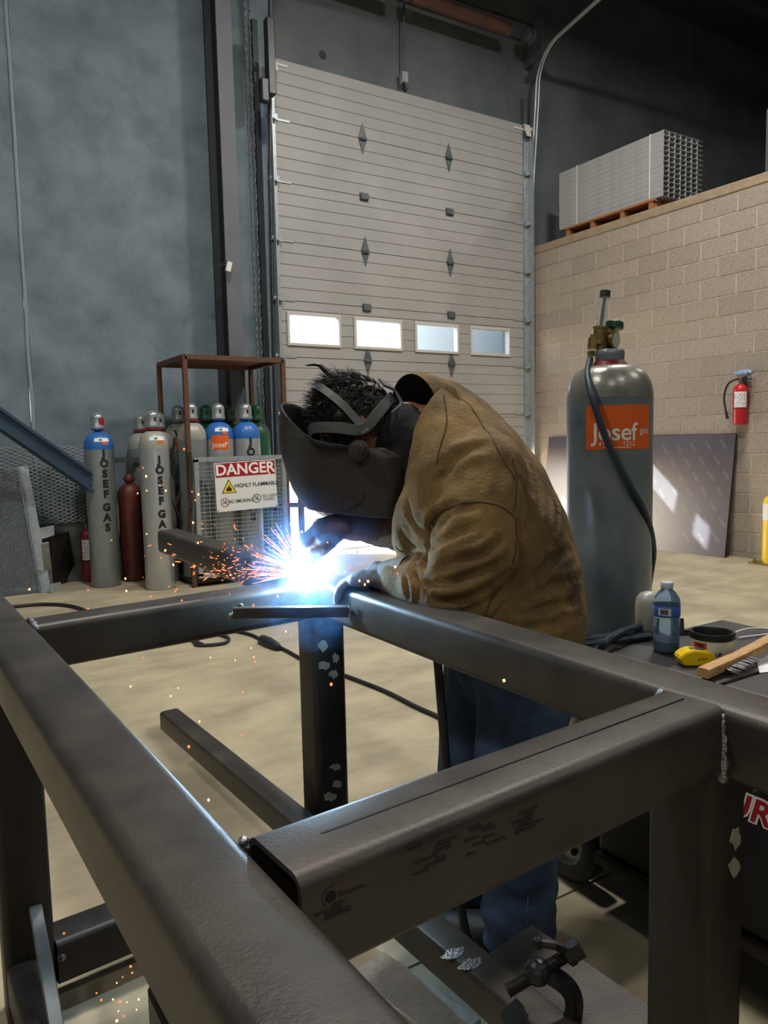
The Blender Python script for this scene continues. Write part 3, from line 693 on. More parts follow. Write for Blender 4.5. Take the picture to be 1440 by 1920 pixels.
# ------------------------------------------------------------------ left wall clutter
def expanded(bm, o, ux, uy, w, h, dx, dy, r=.004):
    """expanded metal: crossing zigzag strands"""
    o, ux, uy = V(o), V(ux).normalized(), V(uy).normalized(); nrm = ux.cross(uy)
    rows = int(h / dy)
    for j in range(rows):
        for sgn in (1, -1):
            prev = None; n = int(w / dx * 2)
            for i in range(n + 1):
                z = (i % 2) * sgn
                p = o + ux * (i * dx / 2) + uy * (dy * (j + .5) + z * dy / 2 * .92) + nrm * (.004 * (i % 2))
                if prev is not None:
                    a, b = prev, p; d = (b - a).normalized(); s = nrm.cross(d) * r; q = nrm * r * 1.3
                    vs = [bm.verts.new(x) for x in (a + s, a + q, a - s, b + s, b + q, b - s)]
                    bm.faces.new((vs[0], vs[1], vs[4], vs[3])); bm.faces.new((vs[1], vs[2], vs[5], vs[4]))
                prev = p
em = thing('expanded_metal_sheet', 'coarse expanded metal sheet standing along the wall under the diagonal beam', 'metal sheet', (0.9, 7.5, 0))
bm = newbm(); expanded(bm, (.30, 7.50, .56), (1, 0, 0), (0, .05, 1), 1.25, .74, .075, .034, .006); o = finish('strands', bm, 'galv', em); o['kind'] = 'stuff'
bm = newbm(); box(bm, (.3, 7.52, 0), (1.55, 7.545, .57)); finish('backing_sheet', bm, 'galv_dark', em)
e2 = thing('mesh_panel', 'fine mesh panel with bright steel edge leaning near the left frame edge', 'metal panel', (0.75, 6.75, 0))
b0, b1 = onZ(86, 1111, 0.0), onZ(0, 1118, 0.0); top = onY(42, 875, 7.35)
ux_ = (b1 - b0); ux_.z = 0; up_ = (top - b0)
bm = newbm(); expanded(bm, b0 + V((0, .0, .01)), ux_, up_ - V((0, 0, 0)), 1.0, up_.length - .02, .03, .018, .0036); o = finish('strands', bm, 'galv', e2); o['kind'] = 'stuff'
bm = newbm(); bar(bm, b0, b0 + up_, .09, .012, ux_.cross(up_)); bar(bm, b0 + V((-.03, -.012, 0)), b0 + up_ + V((-.03, -.012, 0)), .012, .015); finish('edge_channel', bm, 'galv', e2)
bm = newbm(); box(bm, b0 + V((-.4, .02, .0)), b0 + V((.02, .05, .02))); finish('foot', bm, 'galv_dark', e2)
a, b = onY(-60, 745, 7.05), onY(172, 905, 7.05)
bm = newbm(); bar(bm, a, b, .06, .17, V((0, 0, 1)), .004, 1); bar(bm, a + V((0, -.04, -.07)), b + V((0, -.04, -.07)), .05, .02)
bar(bm, a + V((0, -.04, .08)), b + V((0, -.04, .08)), .05, .012); tag(finish('steel_channel', bm, 'paint_blue_grey'), 'dark blue steel channel leaning diagonally at the far left', 'steel beam')
t = thing('steel_plate', 'dark square steel plate leaning on the wall beside the fine mesh panel', 'steel plate', onZ(118, 1096, 0))
q = [onZ(100, 1099, 0.0), onZ(146, 1087, 0.0)]
bm = newbm(); prism(bm, [q[0], q[1], onY(129, 996, 7.3), onY(82, 1010, 7.25)], V((.0, .012, 0))); finish('plate', bm, 'steel_dark', t)
bm = newbm(); prism(bm, [onY(74, 990, 7.36), onY(101, 985, 7.36), onY(102, 1003, 7.36), onY(76, 1012, 7.36)], V((0, .004, 0))); tag(finish('paper_sheet', bm, 'paper'), 'white paper sheet behind the dark square steel plate', 'paper')
bm = newbm(); bar(bm, onZ(94, 1104, .0), onY(84, 1018, 6.98), .06, .012, V((0, 1, 0))); bar(bm, onZ(94, 1104, .04), onZ(114, 1100, .04), .012, .08); tag(finish('perforated_angle', bm, 'galv'), 'short galvanized angle between mesh panel and steel plate', 'steel angle')
def extinguisher(t, c, rad, H, mt, band, face, hose=True):
    bm = newbm(); lathe(bm, [(rad * .9, 0), (rad, .01), (rad, H * .86), (rad * .9, H * .93), (rad * .55, H * .98), (rad * .3, H)], c, 20); finish('body', bm, mt, t, True)
    bm = newbm(); n = 8
    for i in range(n):
        a0, a1 = face - .9 + 1.8 * i / n, face - .9 + 1.8 * (i + 1) / n
        bm.faces.new([bm.verts.new(V(c) + V(((rad + .0012) * math.cos(a), (rad + .0012) * math.sin(a), z))) for a, z in ((a0, H * .42), (a1, H * .42), (a1, H * .80), (a0, H * .80))])
    lb = finish('label', bm, 'sign_white', t)
    bm = newbm()
    for i in range(5):
        for j in range(7):
            if random.random() < .3: continue
            a0 = face - .75 + .3 * i; z = H * (.46 + .045 * j); ww = random.uniform(.1, .22)
            bm.faces.new([bm.verts.new(V(c) + V(((rad + .002) * math.cos(a), (rad + .002) * math.sin(a), zz))) for a, zz in ((a0, z), (a0 + ww, z), (a0 + ww, z + H * .012), (a0, z + H * .012))])
    finish('label_print', bm, 'black_print', lb)
    bm = newbm(); lathe(bm, [(rad * 1.01, H * .38), (rad * 1.04, H * .385), (rad * 1.04, H * .41), (rad * 1.01, H * .415)], c, 20); finish('strap', bm, band, t, True)
    bm = newbm(); lathe(bm, [(rad * .25, H), (rad * .25, H + .03), (rad * .35, H + .03), (rad * .3, H + .06)], c, 10); finish('valve', bm, 'brass', t, True)
cE = V((1.285, 7.28, 0)); t = thing('fire_extinguisher', 'old maroon fire extinguisher on the floor behind the leftmost cylinder', 'extinguisher', cE)
cE = onZ(168, 1090, 0.0); t.location = cE; ORG[t.name] = cE
extinguisher(t, cE, .06, .5, 'maroon_paint', 'black_rubber', fc(cE))
bm = newbm(); tube(bm, spline([cE + V((.0, -.02, .55)), cE + V((.02, -.04, .62)), cE + V((.05, -.05, .52))], 5), .01, 6); finish('handle', bm, 'black_rubber', t, True)
# bar between the cylinders and wall
bm = newbm(); bar(bm, (1.45, 7.42, 1.13), (2.05, 7.42, 1.12), .04, .05); bar(bm, (1.47, 7.42, 0), (1.47, 7.42, 1.13), .04, .04, V((0, 1, 0))); tag(finish('wall_rail', bm, 'galv_dark'), 'grey horizontal rail behind the leftmost two cylinders', 'rail')

# ------------------------------------------------------------------ block wall side: panels, extinguisher, bollard
tlt = .16
def panel(label, y0, y1, h, xb, xt, th=.02):
    t = thing('formwork_panel', label, 'panel', (xb, (y0 + y1) / 2, 0), 'dark coated panels leaning on the block wall')
    bm = newbm(); nrm = V((-h, 0, -(xt - xb))).normalized()
    q = [V((xb, y0, 0)), V((xb, y1, 0)), V((xt, y1, h)), V((xt, y0, h))]; prism(bm, q, -nrm * th); finish('board', bm, ['panel_face'], t)
    bm = newbm(); prism(bm, [q[0] + V((.003, -.0015, 0)), q[0] - nrm * th + V((0, -.0015, .001)), q[3] - nrm * th + V((0, -.0015, 0)), q[3] + V((.003, -.0015, 0))], V((0, -.001, 0))); finish('sealed_edge', bm, 'panel_edge', t)
    return t, q, nrm
t, q, nrm = panel('dark purple-grey printed panel leaning on the block wall under the extinguisher', 4.58, 6.2, 1.24, 6.93, 7.08)
ex = V((0, -1, 0)); ey = (q[3] - q[0]).normalized(); bm = newbm()
ang = R(-52); cx_, sx_ = math.cos(ang), math.sin(ang)
for i in range(-14, 15):
    for j in range(-9, 10):
        u_, v_ = (i * .19 + (j % 2) * .095), j * .145
        x = .81 + (u_ * cx_ - v_ * sx_); y = .62 + (u_ * sx_ + v_ * cx_)
        if not (.05 < x < 1.57 and .05 < y < 1.19): continue
        src = text_bm('ucan', .062, 0, bold=.0004)
        o_ = V((q[1].x, q[1].y, 0)) + ex * x + ey * y + nrm * .0012
        put(bm, src, lambda c: o_ + ex * (c.x * cx_ - c.y * sx_) + ey * (c.x * sx_ + c.y * cx_))
finish('printed_lettering', bm, 'panel_print', t)['kind'] = 'stuff'
panel('second dark panel leaning on the block wall near the overhead door', 6.72, 7.2, 1.25, 6.92, 7.09)
ce = V((7.05, 4.52, 1.335)); t = thing('fire_extinguisher', 'bright red fire extinguisher hung on the block wall', 'extinguisher', ce)
extinguisher(t, ce, .068, .40, 'red_paint', 'maroon_paint', fc(ce))
bm = newbm(); tube(bm, spline([ce + V((-.02, .01, .45)), ce + V((-.06, .09, .41)), ce + V((-.07, .13, .28)), ce + V((-.06, .115, .14))], 6), .010, 7); finish('hose', bm, 'black_rubber', t, True)
bm = newbm(); tube(bm, [ce + V((-.06, .115, .14)), ce + V((-.055, .10, .06))], [.013, .016], 8); finish('nozzle', bm, 'black_rubber', t, True)
bm = newbm(); bar(bm, ce + V((0, .03, .45)), ce + V((0, -.11, .44)), .02, .012); bar(bm, ce + V((0, .03, .475)), ce + V((0, -.12, .50)), .02, .012); finish('handle', bm, 'black_rubber', t)
bm = newbm(); box(bm, ce + V((.065, -.02, .1)), ce + V((.08, .02, .5))); finish('wall_bracket', bm, 'black_paint', t)
bm = newbm(); ball(bm, ce + V((-.01, -.04, .50)), .075, 18, 12, (.6, 1.25, .42))
for v in bm.verts: v.co += (v.co - (ce + V((-.01, -.04, .5)))) * .35 * noise.noise(v.co * 40)
finish('plastic_bag', bm, 'blue_plastic', t)
yb = onZ(1453, 1056, 0.0); yb = V((min(yb.x, XW - .17), yb.y, 0))
t = thing('bollard', 'yellow safety post bolted to the floor at the right edge', 'bollard', yb)
bm = newbm(); lathe(bm, [(.09, 0), (.09, .60), (.07, .64), (.0, .65)], yb, 20); finish('post', bm, 'yellow_paint', t, True)
bm = newbm(); box(bm, yb - V((.15, .15, 0)), yb + V((.15, .15, .012))); finish('base_plate', bm, 'brass', t)
bm = newbm(); lathe(bm, [(.0905, .42), (.0915, .42), (.0915, .58), (.0905, .58)], yb, 20); finish('white_sticker', bm, 'sign_white', t)
for dx, dy in ((-.11, -.11), (.11, -.11), (-.11, .11), (.11, .11)):
    bm = newbm(); lathe(bm, [(.022, .012), (.022, .03), (.012, .03), (.012, .055)], yb + V((dx, dy, 0)), 6); finish('bolt', bm, 'brass', t)
# ================================================================== the steel frame being welded
TW = .1016; ZT = .88; ZM = ZT - TW / 2; RB = .017
fr = thing('welded_table_frame', 'dark square-tube steel table frame being welded in the foreground', 'steel frame', (.57, 1.2, 0))
def tubebeam(name, a, b, w=TW, h=TW, mt='steel', up=V((0, 0, 1)), par=fr, wall=.006):
    bm = newbm(); bar(bm, a, b, w, h, up, RB, 4, wall); return finish(name, bm, mt, par, True, angle=30)
LBx = lambda y: .199 - .031 * (y - .6)
RBx = lambda y: .9655 + .007 * (y - .6)
CBy = lambda x: .607 + .065 * (x - .25)
BBy = lambda x: 1.776 + .105 * (x - .254)
lb = tubebeam('long_rail', (LBx(2.6), 2.6, ZM), (LBx(-.7), -.7, ZM))
rb = tubebeam('long_rail', (RBx(3.36), 3.36, ZM), (RBx(-.7), -.7, ZM))
cb = tubebeam('cross_rail', (LBx(.6) + .058, CBy(.256), ZM + .003), (RBx(.65) - .051, CBy(.915), ZM + .002))
bb = tubebeam('end_rail', (LBx(1.78) + .05, BBy(.21), ZM), (RBx(1.85) - .05, BBy(.92), ZM))
ZL = ZT - TW
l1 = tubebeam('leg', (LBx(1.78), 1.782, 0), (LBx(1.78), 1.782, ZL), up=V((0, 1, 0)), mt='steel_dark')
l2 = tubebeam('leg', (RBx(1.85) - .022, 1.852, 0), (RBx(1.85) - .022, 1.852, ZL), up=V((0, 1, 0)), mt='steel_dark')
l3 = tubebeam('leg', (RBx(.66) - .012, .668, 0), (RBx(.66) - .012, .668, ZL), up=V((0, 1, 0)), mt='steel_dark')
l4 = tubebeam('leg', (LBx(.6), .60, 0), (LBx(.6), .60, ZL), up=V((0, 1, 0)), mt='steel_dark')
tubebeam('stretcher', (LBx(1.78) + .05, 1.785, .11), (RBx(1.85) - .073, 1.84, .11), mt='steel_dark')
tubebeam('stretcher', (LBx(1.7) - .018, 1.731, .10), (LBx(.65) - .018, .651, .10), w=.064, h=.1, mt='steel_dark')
def face_y(o, y): return o
# ridge along the cross rail's top (seam of the tube) and the corner braces
bm = newbm(); a, b = V((.31, CBy(.31) + .004, ZT + .003)), V((.90, CBy(.90) + .004, ZT + .003)); bar(bm, a, b, .003, .0012); finish('tube_seam', bm, 'steel_dark', cb)
def brace(a, b, w=.012, h=.03, mt='ground_steel'):
    bm = newbm(); bar(bm, a, b, w, h, V((0, 0, 1)), .002, 1); return finish('corner_brace', bm, mt, fr)
brace(onY(437, 1148, 1.735), onX(652, 1146, .915), .028, .026, 'steel')
brace(P(58, 1655, 1.70), P(112, 1960, 1.40), .026, .014, 'galv_dark')
def bead(par, pts, r=.007, step=.006):
    bm = newbm(); pts = [V(p) for p in pts]
    for a, b in zip(pts, pts[1:]):
        n = max(2, int((b - a).length / step))
        for k in range(n + 1): ball(bm, a + (b - a) * (k / n) + V([random.uniform(-.0015, .0015) for _ in range(3)]), r * random.uniform(.8, 1.15), 7, 5)
    return finish('weld_bead', bm, 'weld', par, True)
xr = RBx(.65) - .052
bead(fr, [(xr, CBy(.9) - .047, ZT - .012), (xr, CBy(.9) - .050, ZT - TW + .004)], .0075)
bead(fr, [(xr, CBy(.9) + .052, ZT - .006), (xr - .004, CBy(.9) + .056, ZT - .016)], .008)
bead(fr, [(LBx(.65) + .053, CBy(.26) + .052, ZT - .006), (LBx(.65) + .056, CBy(.26) + .049, ZT - .014)], .006)
bead(fr, [(LBx(1.73) + .05, BBy(.21) - .045, ZT - .004), (LBx(1.78) + .052, BBy(.21) - .005, ZT - .001), (LBx(1.78) + .051, BBy(.21) + .04, ZT - .003)], .006)
bead(fr, [onY(437, 1152, 1.73), onY(433, 1155, 1.73)], .008); bead(fr, [onY(450, 1134, 1.74), onY(454, 1136, 1.74)], .006)
bead(fr, [onX(656, 1133, .912), onX(657, 1163, .912)], .0035, .004)
bead(fr, [P(112, 1798, 1.66), P(118, 1794, 1.66)], .007); bead(fr, [P(64, 1652, 1.69), P(74, 1650, 1.69)], .006); bead(fr, [P(32, 1822, 1.66), P(42, 1812, 1.66)], .006)
ic = V((RBx(1.8) - .05, BBy(.9) - .05, ZT))
bead(fr, [ic + V((-.05, -.0, .0)), ic + V((.0, .05, .001))], .006)
# drilled holes near the ends of the cross rail
for x, z, r_ in ((.288, ZT - .022, .0075), (.882, ZT - .02, .006), (.882, ZT - .085, .006)):
    bm = newbm(); y = CBy(x) - TW / 2 - .0005; lathe(bm, [(r_, 0), (r_, .002), (r_ * .75, .002), (r_ * .75, -.004)], (x, y + .001, z), 14, V((0, -1, 0)), False, False); finish('hole_rim', bm, 'steel', cb, True)
    bm = newbm(); lathe(bm, [(r_ * .9, 0), (r_ * .9, .0012)], (x, y + .0006, z), 14, V((0, -1, 0))); finish('hole', bm, 'lining', cb)
# black stencil marks on the cross rail
bm = newbm(); 
def on_cb(px_, py_):
    d = ray(px_, py_); n = V((-.065, 1, 0)); p0 = V((.25, CBy(.25) - TW / 2 - .0008, 0)); t = (p0 - CAM).dot(n) / d.dot(n); return CAM + d * t
for gx, gy, n_, wd in ((800, 1605, 9, 80), (905, 1570, 8, 70), (985, 1540, 6, 70), (620, 1700, 7, 62)):
    for k in range(n_):
        x = gx + random.uniform(-wd / 2, wd / 4); y = gy + (k - n_ / 2) * 7 - (x - gx) * .38; ln = random.uniform(15, 55)
        bm.faces.new([bm.verts.new(on_cb(*q)) for q in ((x, y), (x + ln, y - ln * .38), (x + ln + 2, y - ln * .38 + 4), (x + 2, y + 5))])
finish('stencil_marks', bm, 'black_print', cb, recalc=False)['kind'] = 'stuff'
bm = newbm(); bm.faces.new([bm.verts.new(on_cb(628 + 9 * math.cos(a), 1667 + 8 * math.sin(a))) for a in [2 * math.pi * k / 9 for k in range(9)]]); finish('orange_mark', bm, 'rust_frame', cb)
def spots(par, plane, lst, name='ground_spot'):
    for px_, py_, rx, ry in lst:
        bm = newbm(); n = 11; ph = random.random() * 6
        bm.faces.new([bm.verts.new(plane(px_ + rx * (1 + .28 * math.sin(2 * k + ph)) * math.cos(2 * math.pi * k / n), py_ + ry * (1 + .25 * math.cos(3 * k + ph)) * math.sin(2 * math.pi * k / n))) for k in range(n)])
        finish(name, bm, 'ground_steel', par)
yf = 1.852 - TW / 2 - .0006
spots(l2, lambda x, y: onY(x, y, yf), [(606, 1211, 9, 11), (629, 1234, 6, 9), (607, 1248, 11, 8), (626, 1264, 9, 8), (630, 1438, 11, 6), (632, 1470, 9, 7), (618, 1494, 12, 8)])
yf3 = .668 - TW / 2 - .0006
spots(l3, lambda x, y: onY(x, y, yf3), [(1380, 1571, 11, 20), (1377, 1627, 10, 19)])

# loose square tube lying on the lower rails
lt = thing('loose_steel_tube', 'loose dark square steel tube lying low across the frame', 'steel tube', (.85, 1.5, .161))
TXc = lambda y: .807 + .044 * (2.84 - y)
bm = newbm(); bar(bm, (TXc(2.86), 2.86, .199), (TXc(.42), .42, .199), .076, .076, V((0, 0, 1)), .012, 3, .005); finish('tube', bm, 'steel', lt, True, angle=30)
bm = newbm(); box(bm, (TXc(2.85) - .033, 2.84, .166), (TXc(2.85) + .033, 2.85, .232)); finish('end_cap', bm, 'steel_dark', lt)
for px_, py_ in ((850, 1787), (882, 1807)):
    c = onZ(px_, py_, .2378); bm = newbm(); n = 14
    bm.faces.new([bm.verts.new(c + V(((.028 * math.cos(a)) * (1 + .2 * math.sin(5 * a)), (.013 * math.sin(a)) * (1 + .25 * math.cos(4 * a)), 0))) for a in [2 * math.pi * k / n for k in range(n)]]); finish('ground_patch', bm, 'bright_steel', lt)
# steel plate with clamp, on a block beside the loose tube
c = onZ(997, 1734, .23); 
pt = thing('clamped_plate', 'square grey steel plate clamped beside the loose tube', 'steel plate', (c.x - .13, c.y - .15, 0))
bm = newbm(); x0 = TXc(1.0) + .045; prism(bm, [V((x0, c.y - .42, .218)), V((c.x + .02, c.y - .42, .218)), V((c.x, c.y, .218)), V((x0 - .015, c.y - .02, .218))], V((0, 0, .012))); finish('plate', bm, 'steel', pt)
bm = newbm(); bar(bm, (x0 + .05, c.y - .16, 0), (x0 + .05, c.y - .16, .218), .07, .07, V((0, 1, 0)), .008, 2); finish('stand', bm, 'steel_dark', pt, True)
cc = thing('c_clamp', 'black cast C-clamp with threaded screw and sliding handle', 'clamp', P(1040, 1880, 1.34))
Dk = 1.34
bm = newbm(); tube(bm, [P(952, 1858, Dk), P(1075, 1784, Dk)], .0105, 10)
a, b = P(952, 1858, Dk), P(1075, 1784, Dk)
for k in range(34):
    q = a + (b - a) * (k / 33.5); lathe(bm, [(.0105, 0), (.0125, .0012), (.0105, .0024)], q, 10, b - a)
finish('screw', bm, 'steel_dark', cc, True, angle=60)
bm = newbm(); tube(bm, [P(1008, 1768, Dk), P(1040, 1773, Dk - .01), P(1068, 1785, Dk)], .0075, 8); ball(bm, P(1008, 1768, Dk), .011); finish('handle', bm, 'steel_dark', cc, True)
bm = newbm(); lathe(bm, [(.017, 0), (.017, .03)], P(1062, 1793, Dk), 6, P(1078, 1783, Dk) - P(1062, 1793, Dk)); box(bm, P(1074, 1790, Dk) - V((.008, .008, .018)), P(1074, 1790, Dk) + V((.008, .008, .018)), .003); finish('screw_head', bm, 'steel_dark', cc)
bm = newbm(); pth = spline([P(1005, 1822, Dk), P(1040, 1832, Dk), P(1072, 1862, Dk), P(1074, 1905, Dk), P(1045, 1932, Dk), P(1000, 1925, Dk), P(975, 1915, Dk)], 6)
n = len(pth)
for a, b in zip(pth, pth[1:]): bar(bm, a, b + (b - a) * .15, .030, .024, V((.3, -.9, .2)), .004, 1)
ball(bm, P(1008, 1822, Dk), .024, 12, 8); finish('frame', bm, 'black_paint', cc)
bm = newbm(); p = P(955, 1930, Dk); bar(bm, p, P(985, 1900, Dk), .05, .03); finish('anvil', bm, 'black_paint', cc)
bm = newbm(); a, b = onZ(690, 1812, .012), onZ(870, 1945, .012); bar(bm, a, b, .11, .024, V((0, 0, 1)), .003, 1); tag(finish('flat_bar', bm, 'ground_steel'), 'pale grey flat steel bar on the floor beside the loose tube', 'steel bar')

# ================================================================== welding machine with the big cylinder
WX0, WX1, WY0, WY1, WZ0, WZ1 = 1.5, 2.02, .10, 1.345, .15, .70
wm = thing('welding_machine', 'black welding machine on wheels with red lettering on its side', 'welding machine', (1.75, .8, 0))
bm = newbm(); box(bm, (WX0, WY0, WZ0), (WX1, WY1, WZ1 - .03), .012, 2); finish('body', bm, 'black_paint', wm)
for y0, y1 in ((WY0, .985), (.995, WY1)):
    bm = newbm(); box(bm, (WX0 - .006, y0, WZ1 - .03), (WX1 + .006, y1, WZ1), .006, 2); finish('top_cover', bm, 'black_top', wm)
bm = newbm(); box(bm, (WX0 + .07, WY1, .12), (WX1 + .07, WY1 + .62, .15), .004); finish('cylinder_platform', bm, 'black_paint', wm)
bm = newbm(); box(bm, (WX0 - .02, WY0 - .02, .12), (WX1 + .02, WY1, .15), .004); finish('base_skid', bm, 'steel_dark', wm)
for x, s in ((WX0 + .03, -1), (WX1 + .12, 1)):
    for y in (1.475,):
        bm = newbm(); lathe(bm, [(.070, -.028), (.104, -.031), (.118, -.022), (.120, .0), (.118, .022), (.104, .031), (.07, .028)], (x, y, .12), 32, V((1, 0, 0)), False, False); tyre = finish('wheel', bm, 'black_rubber', wm, True)
        bm = newbm(); lathe(bm, [(.0, -.018), (.021, -.032), (.024, -.018), (.058, -.012), (.072, -.026), (.077, -.028), (.077, .028), (.0, .024)], (x, y, .12), 28, V((1, 0, 0))); finish('hub', bm, 'galv', tyre, True)
        bm = newbm(); 
        for k in range(5):
            a = 2 * math.pi * k / 5; lathe(bm, [(.010, 0), (.010, .006)], (x - .023, y + .042 * math.cos(a), .12 + .042 * math.sin(a)), 8, V((1, 0, 0)))
        finish('hub_hole', bm, 'lining', tyre)
for x in (WX0 + .05, WX1 - .05):
    bm = newbm(); lathe(bm, [(.02, -.02), (.055, -.02), (.06, 0), (.055, .02), (.02, .02)], (x, .25, .06), 20, V((1, 0, 0))); finish('caster', bm, 'black_rubber', wm, True)
def side_text(bm, s, y, z, size, off, bold):
    src = text_bm(s, size, 0, shear=.25, bold=bold, spacing=1.08); put(bm, src, lambda c: V((WX0 - .0012 - off, y - c.x, z + c.y)))
tc_ = onX(1440, 1528, WX0)
bm = newbm(); side_text(bm, 'PURE', tc_.y + .048, tc_.z - .004, .075, 0, .0062); finish('lettering_outline', bm, 'white_print', wm)
bm = newbm(); side_text(bm, 'PURE', tc_.y + .048, tc_.z - .004, .075, .0012, .0018); finish('lettering', bm, 'sign_red', wm)
for px_, py_ in ((1147, 1541), (1415, 1483)):
    c = onX(px_, py_, WX0); bm = newbm(); lathe(bm, [(.007, 0), (.005, .005)], c, 10, V((-1, 0, 0))); finish('screw', bm, 'chrome', wm)

BC = P(1142, 900, 2.45); BCx, BCy, BZ = BC.x, BC.y, .15; BR = .1335
bc = thing('shielding_gas_cylinder', 'large blue-grey gas cylinder with flow regulator behind the welder', 'gas cylinder', (BCx, BCy, BZ), local=True)
fcb = fc((BCx, BCy)); hsz = P(1142, 748, 2.45).z - BZ; nkz = P(1142, 688, 2.45).z - BZ
bm = newbm(); lathe(bm, [(BR * .95, 0), (BR, .015), (BR, hsz)], (0, 0, 0), 48); finish('body', bm, 'cyl_big', bc, True)
bm = newbm(); pr = [(BR, hsz - .002)]
for k in range(1, 13):
    t_ = k / 12; a = t_ * math.pi / 2; pr.append((.052 + (BR - .052) * math.cos(a) ** .8, hsz + (nkz - hsz) * math.sin(a)))
lathe(bm, pr, (0, 0, 0), 48, cap0=False); finish('shoulder', bm, 'cyl_dome', bc, True)
bm = newbm(); lathe(bm, [(.062, nkz - .012), (.062, nkz - .006), (.045, nkz + .016), (.04, nkz + .016)], (0, 0, 0), 32); finish('neck_ring', bm, 'ring_red', bc, True)
bm = newbm(); lathe(bm, [(.044, nkz + .014), (.046, nkz + .03), (.046, nkz + .045), (.042, nkz + .05), (.01, nkz + .05)], (0, 0, 0), 32); finish('neck_collar', bm, 'cyl_big', bc, True)
zl0, zl1 = P(1142, 843, 2.32).z - BZ, P(1142, 760, 2.32).z - BZ
bm = newbm(); patch(bm, .214, zl1 - zl0, BR, fcb + R(15), (zl0 + zl1) / 2, .0008, 24); lab = finish('orange_label', bm, 'orange_label', bc)
bm = newbm(); zc = (zl0 + zl1) / 2; hh = zl1 - zl0
put(bm, fine(text_bm('Josef', hh * .56, 0, bold=.0008, spacing=.95)), wrap(BR + .0016, fcb + R(15) - .018 / BR, zc - hh * .12))
put(bm, fine(text_bm('gas', hh * .22, 0)), wrap(BR + .0016, fcb + R(15) + .079 / BR, zc - hh * .08))
put(bm, fine(text_bm('416.', hh * .15, 0)), wrap(BR + .0016, fcb + R(15) - .050 / BR, zc - hh * .375)); put(bm, fine(text_bm('1212', hh * .15, 0)), wrap(BR + .0016, fcb + R(15) + .024 / BR, zc - hh * .375))
patch(bm, .085, .0018, BR, fcb + R(15) - .012 / BR, zc - hh * .455, .0016, 8)
finish('label_lettering', bm, 'white_print', lab)
# regulator
rg = thing('flow_regulator', 'brass flow regulator with clear sight tube on the big cylinder', 'regulator', P(1142, 655, 2.45))
def Pc(x, y, d=0.0): return P(x, y, 2.45 + d)
bm = newbm(); tube(bm, [Pc(1143, 663), Pc(1143, 645)], .014, 12); finish('stem', bm, 'chrome', rg, True)
bm = newbm(); tube(bm, [Pc(1143, 648), Pc(1143, 612)], .017, 12); tube(bm, [Pc(1140, 632), Pc(1118, 630, -.02)], .013, 10); finish('valve_body', bm, 'brass', rg, True)
bm = newbm(); lathe(bm, [(.024, -.012), (.03, -.010), (.031, .0), (.03, .01), (.024, .014)], Pc(1151, 611), 18, Pc(1152, 600) - Pc(1151, 611)); finish('hand_wheel', bm, 'cyl_green2', rg, True)
gd = (CAM - Pc(1148, 636)).normalized() * .6 + _r * .75
bm = newbm(); lathe(bm, [(.028, -.022), (.029, .012), (.026, .014)], Pc(1148, 637, -.02), 22, gd); gg = finish('gauge', bm, 'brass', rg, True)
bm = newbm(); lathe(bm, [(.025, .0125), (.025, .0145)], Pc(1148, 637, -.02), 22, gd); finish('gauge_dial', bm, 'dial', gg)
bm = newbm(); lathe(bm, [(.024, 0), (.024, .012), (.02, .014), (.021, .05), (.024, .052), (.024, .058)], Pc(1123, 648, -.03), 16, Pc(1126, 612, -.03) - Pc(1123, 648, -.03)); finish('meter_base', bm, 'brass', rg, True)
bm = newbm(); lathe(bm, [(.019, 0), (.019, .035), (.014, .037), (.014, .045)], Pc(1112, 655, -.03), 12, Pc(1116, 620, -.03) - Pc(1112, 655, -.03)); lathe(bm, [(.014, 0), (.014, .04)], Pc(1127, 656, -.035), 12, V((0, 0, 1))); finish('outlet_body', bm, 'brass', rg, True)
a, b = Pc(1126, 615, -.03), Pc(1134, 556, -.03)
bm = newbm(); tube(bm, [a, b], .0145, 16); finish('sight_tube', bm, 'clear_tube', rg, True)
bm = newbm(); tube(bm, [a + (b - a) * .02, a + (b - a) * .98], .0045, 8); finish('float_tube', bm, 'white_print', rg, True)
bm = newbm()
for k in range(9):
    p = a + (b - a) * (.12 + .085 * k) + (CAM - a).normalized() * .0056; box(bm, p - V((.004, .0015, .0012)), p + V((.004, .0015, .0012)))
finish('scale_marks', bm, 'black_print', rg)
bm = newbm(); tube(bm, [b - (b - a) * .02, b + (b - a) * .17], .0165, 16); finish('tube_cap', bm, 'black_rubber', rg, True)
bm = newbm(); lathe(bm, [(.012, 0), (.012, .016)], Pc(1108, 668, -.03), 6, V((0, 0, 1))); lathe(bm, [(.008, -.02), (.009, -.014), (.008, -.01), (.009, -.004), (.008, 0)], Pc(1107, 669, -.03), 10, V((0, 0, 1))); finish('hose_fitting', bm, 'brass', rg, True)
bm = newbm(); pts = [Pc(1106, 676, -.035), Pc(1102, 702, -.10), Pc(1109, 738, -.155), Pc(1121, 780, -.165), Pc(1140, 832, -.160), Pc(1160, 873, -.155), Pc(1183, 915, -.142), Pc(1204, 952, -.115), Pc(1219, 992, -.06), Pc(1225, 1035, .01), Pc(1219, 1080, .06), Pc(1212, 1130, .09)]
tube(bm, spline(pts, 7), .0105, 10); tag(finish('gas_hose', bm, 'hose_blue', None, True), 'dark blue-grey rubber hose running down across the big cylinder', 'hose')
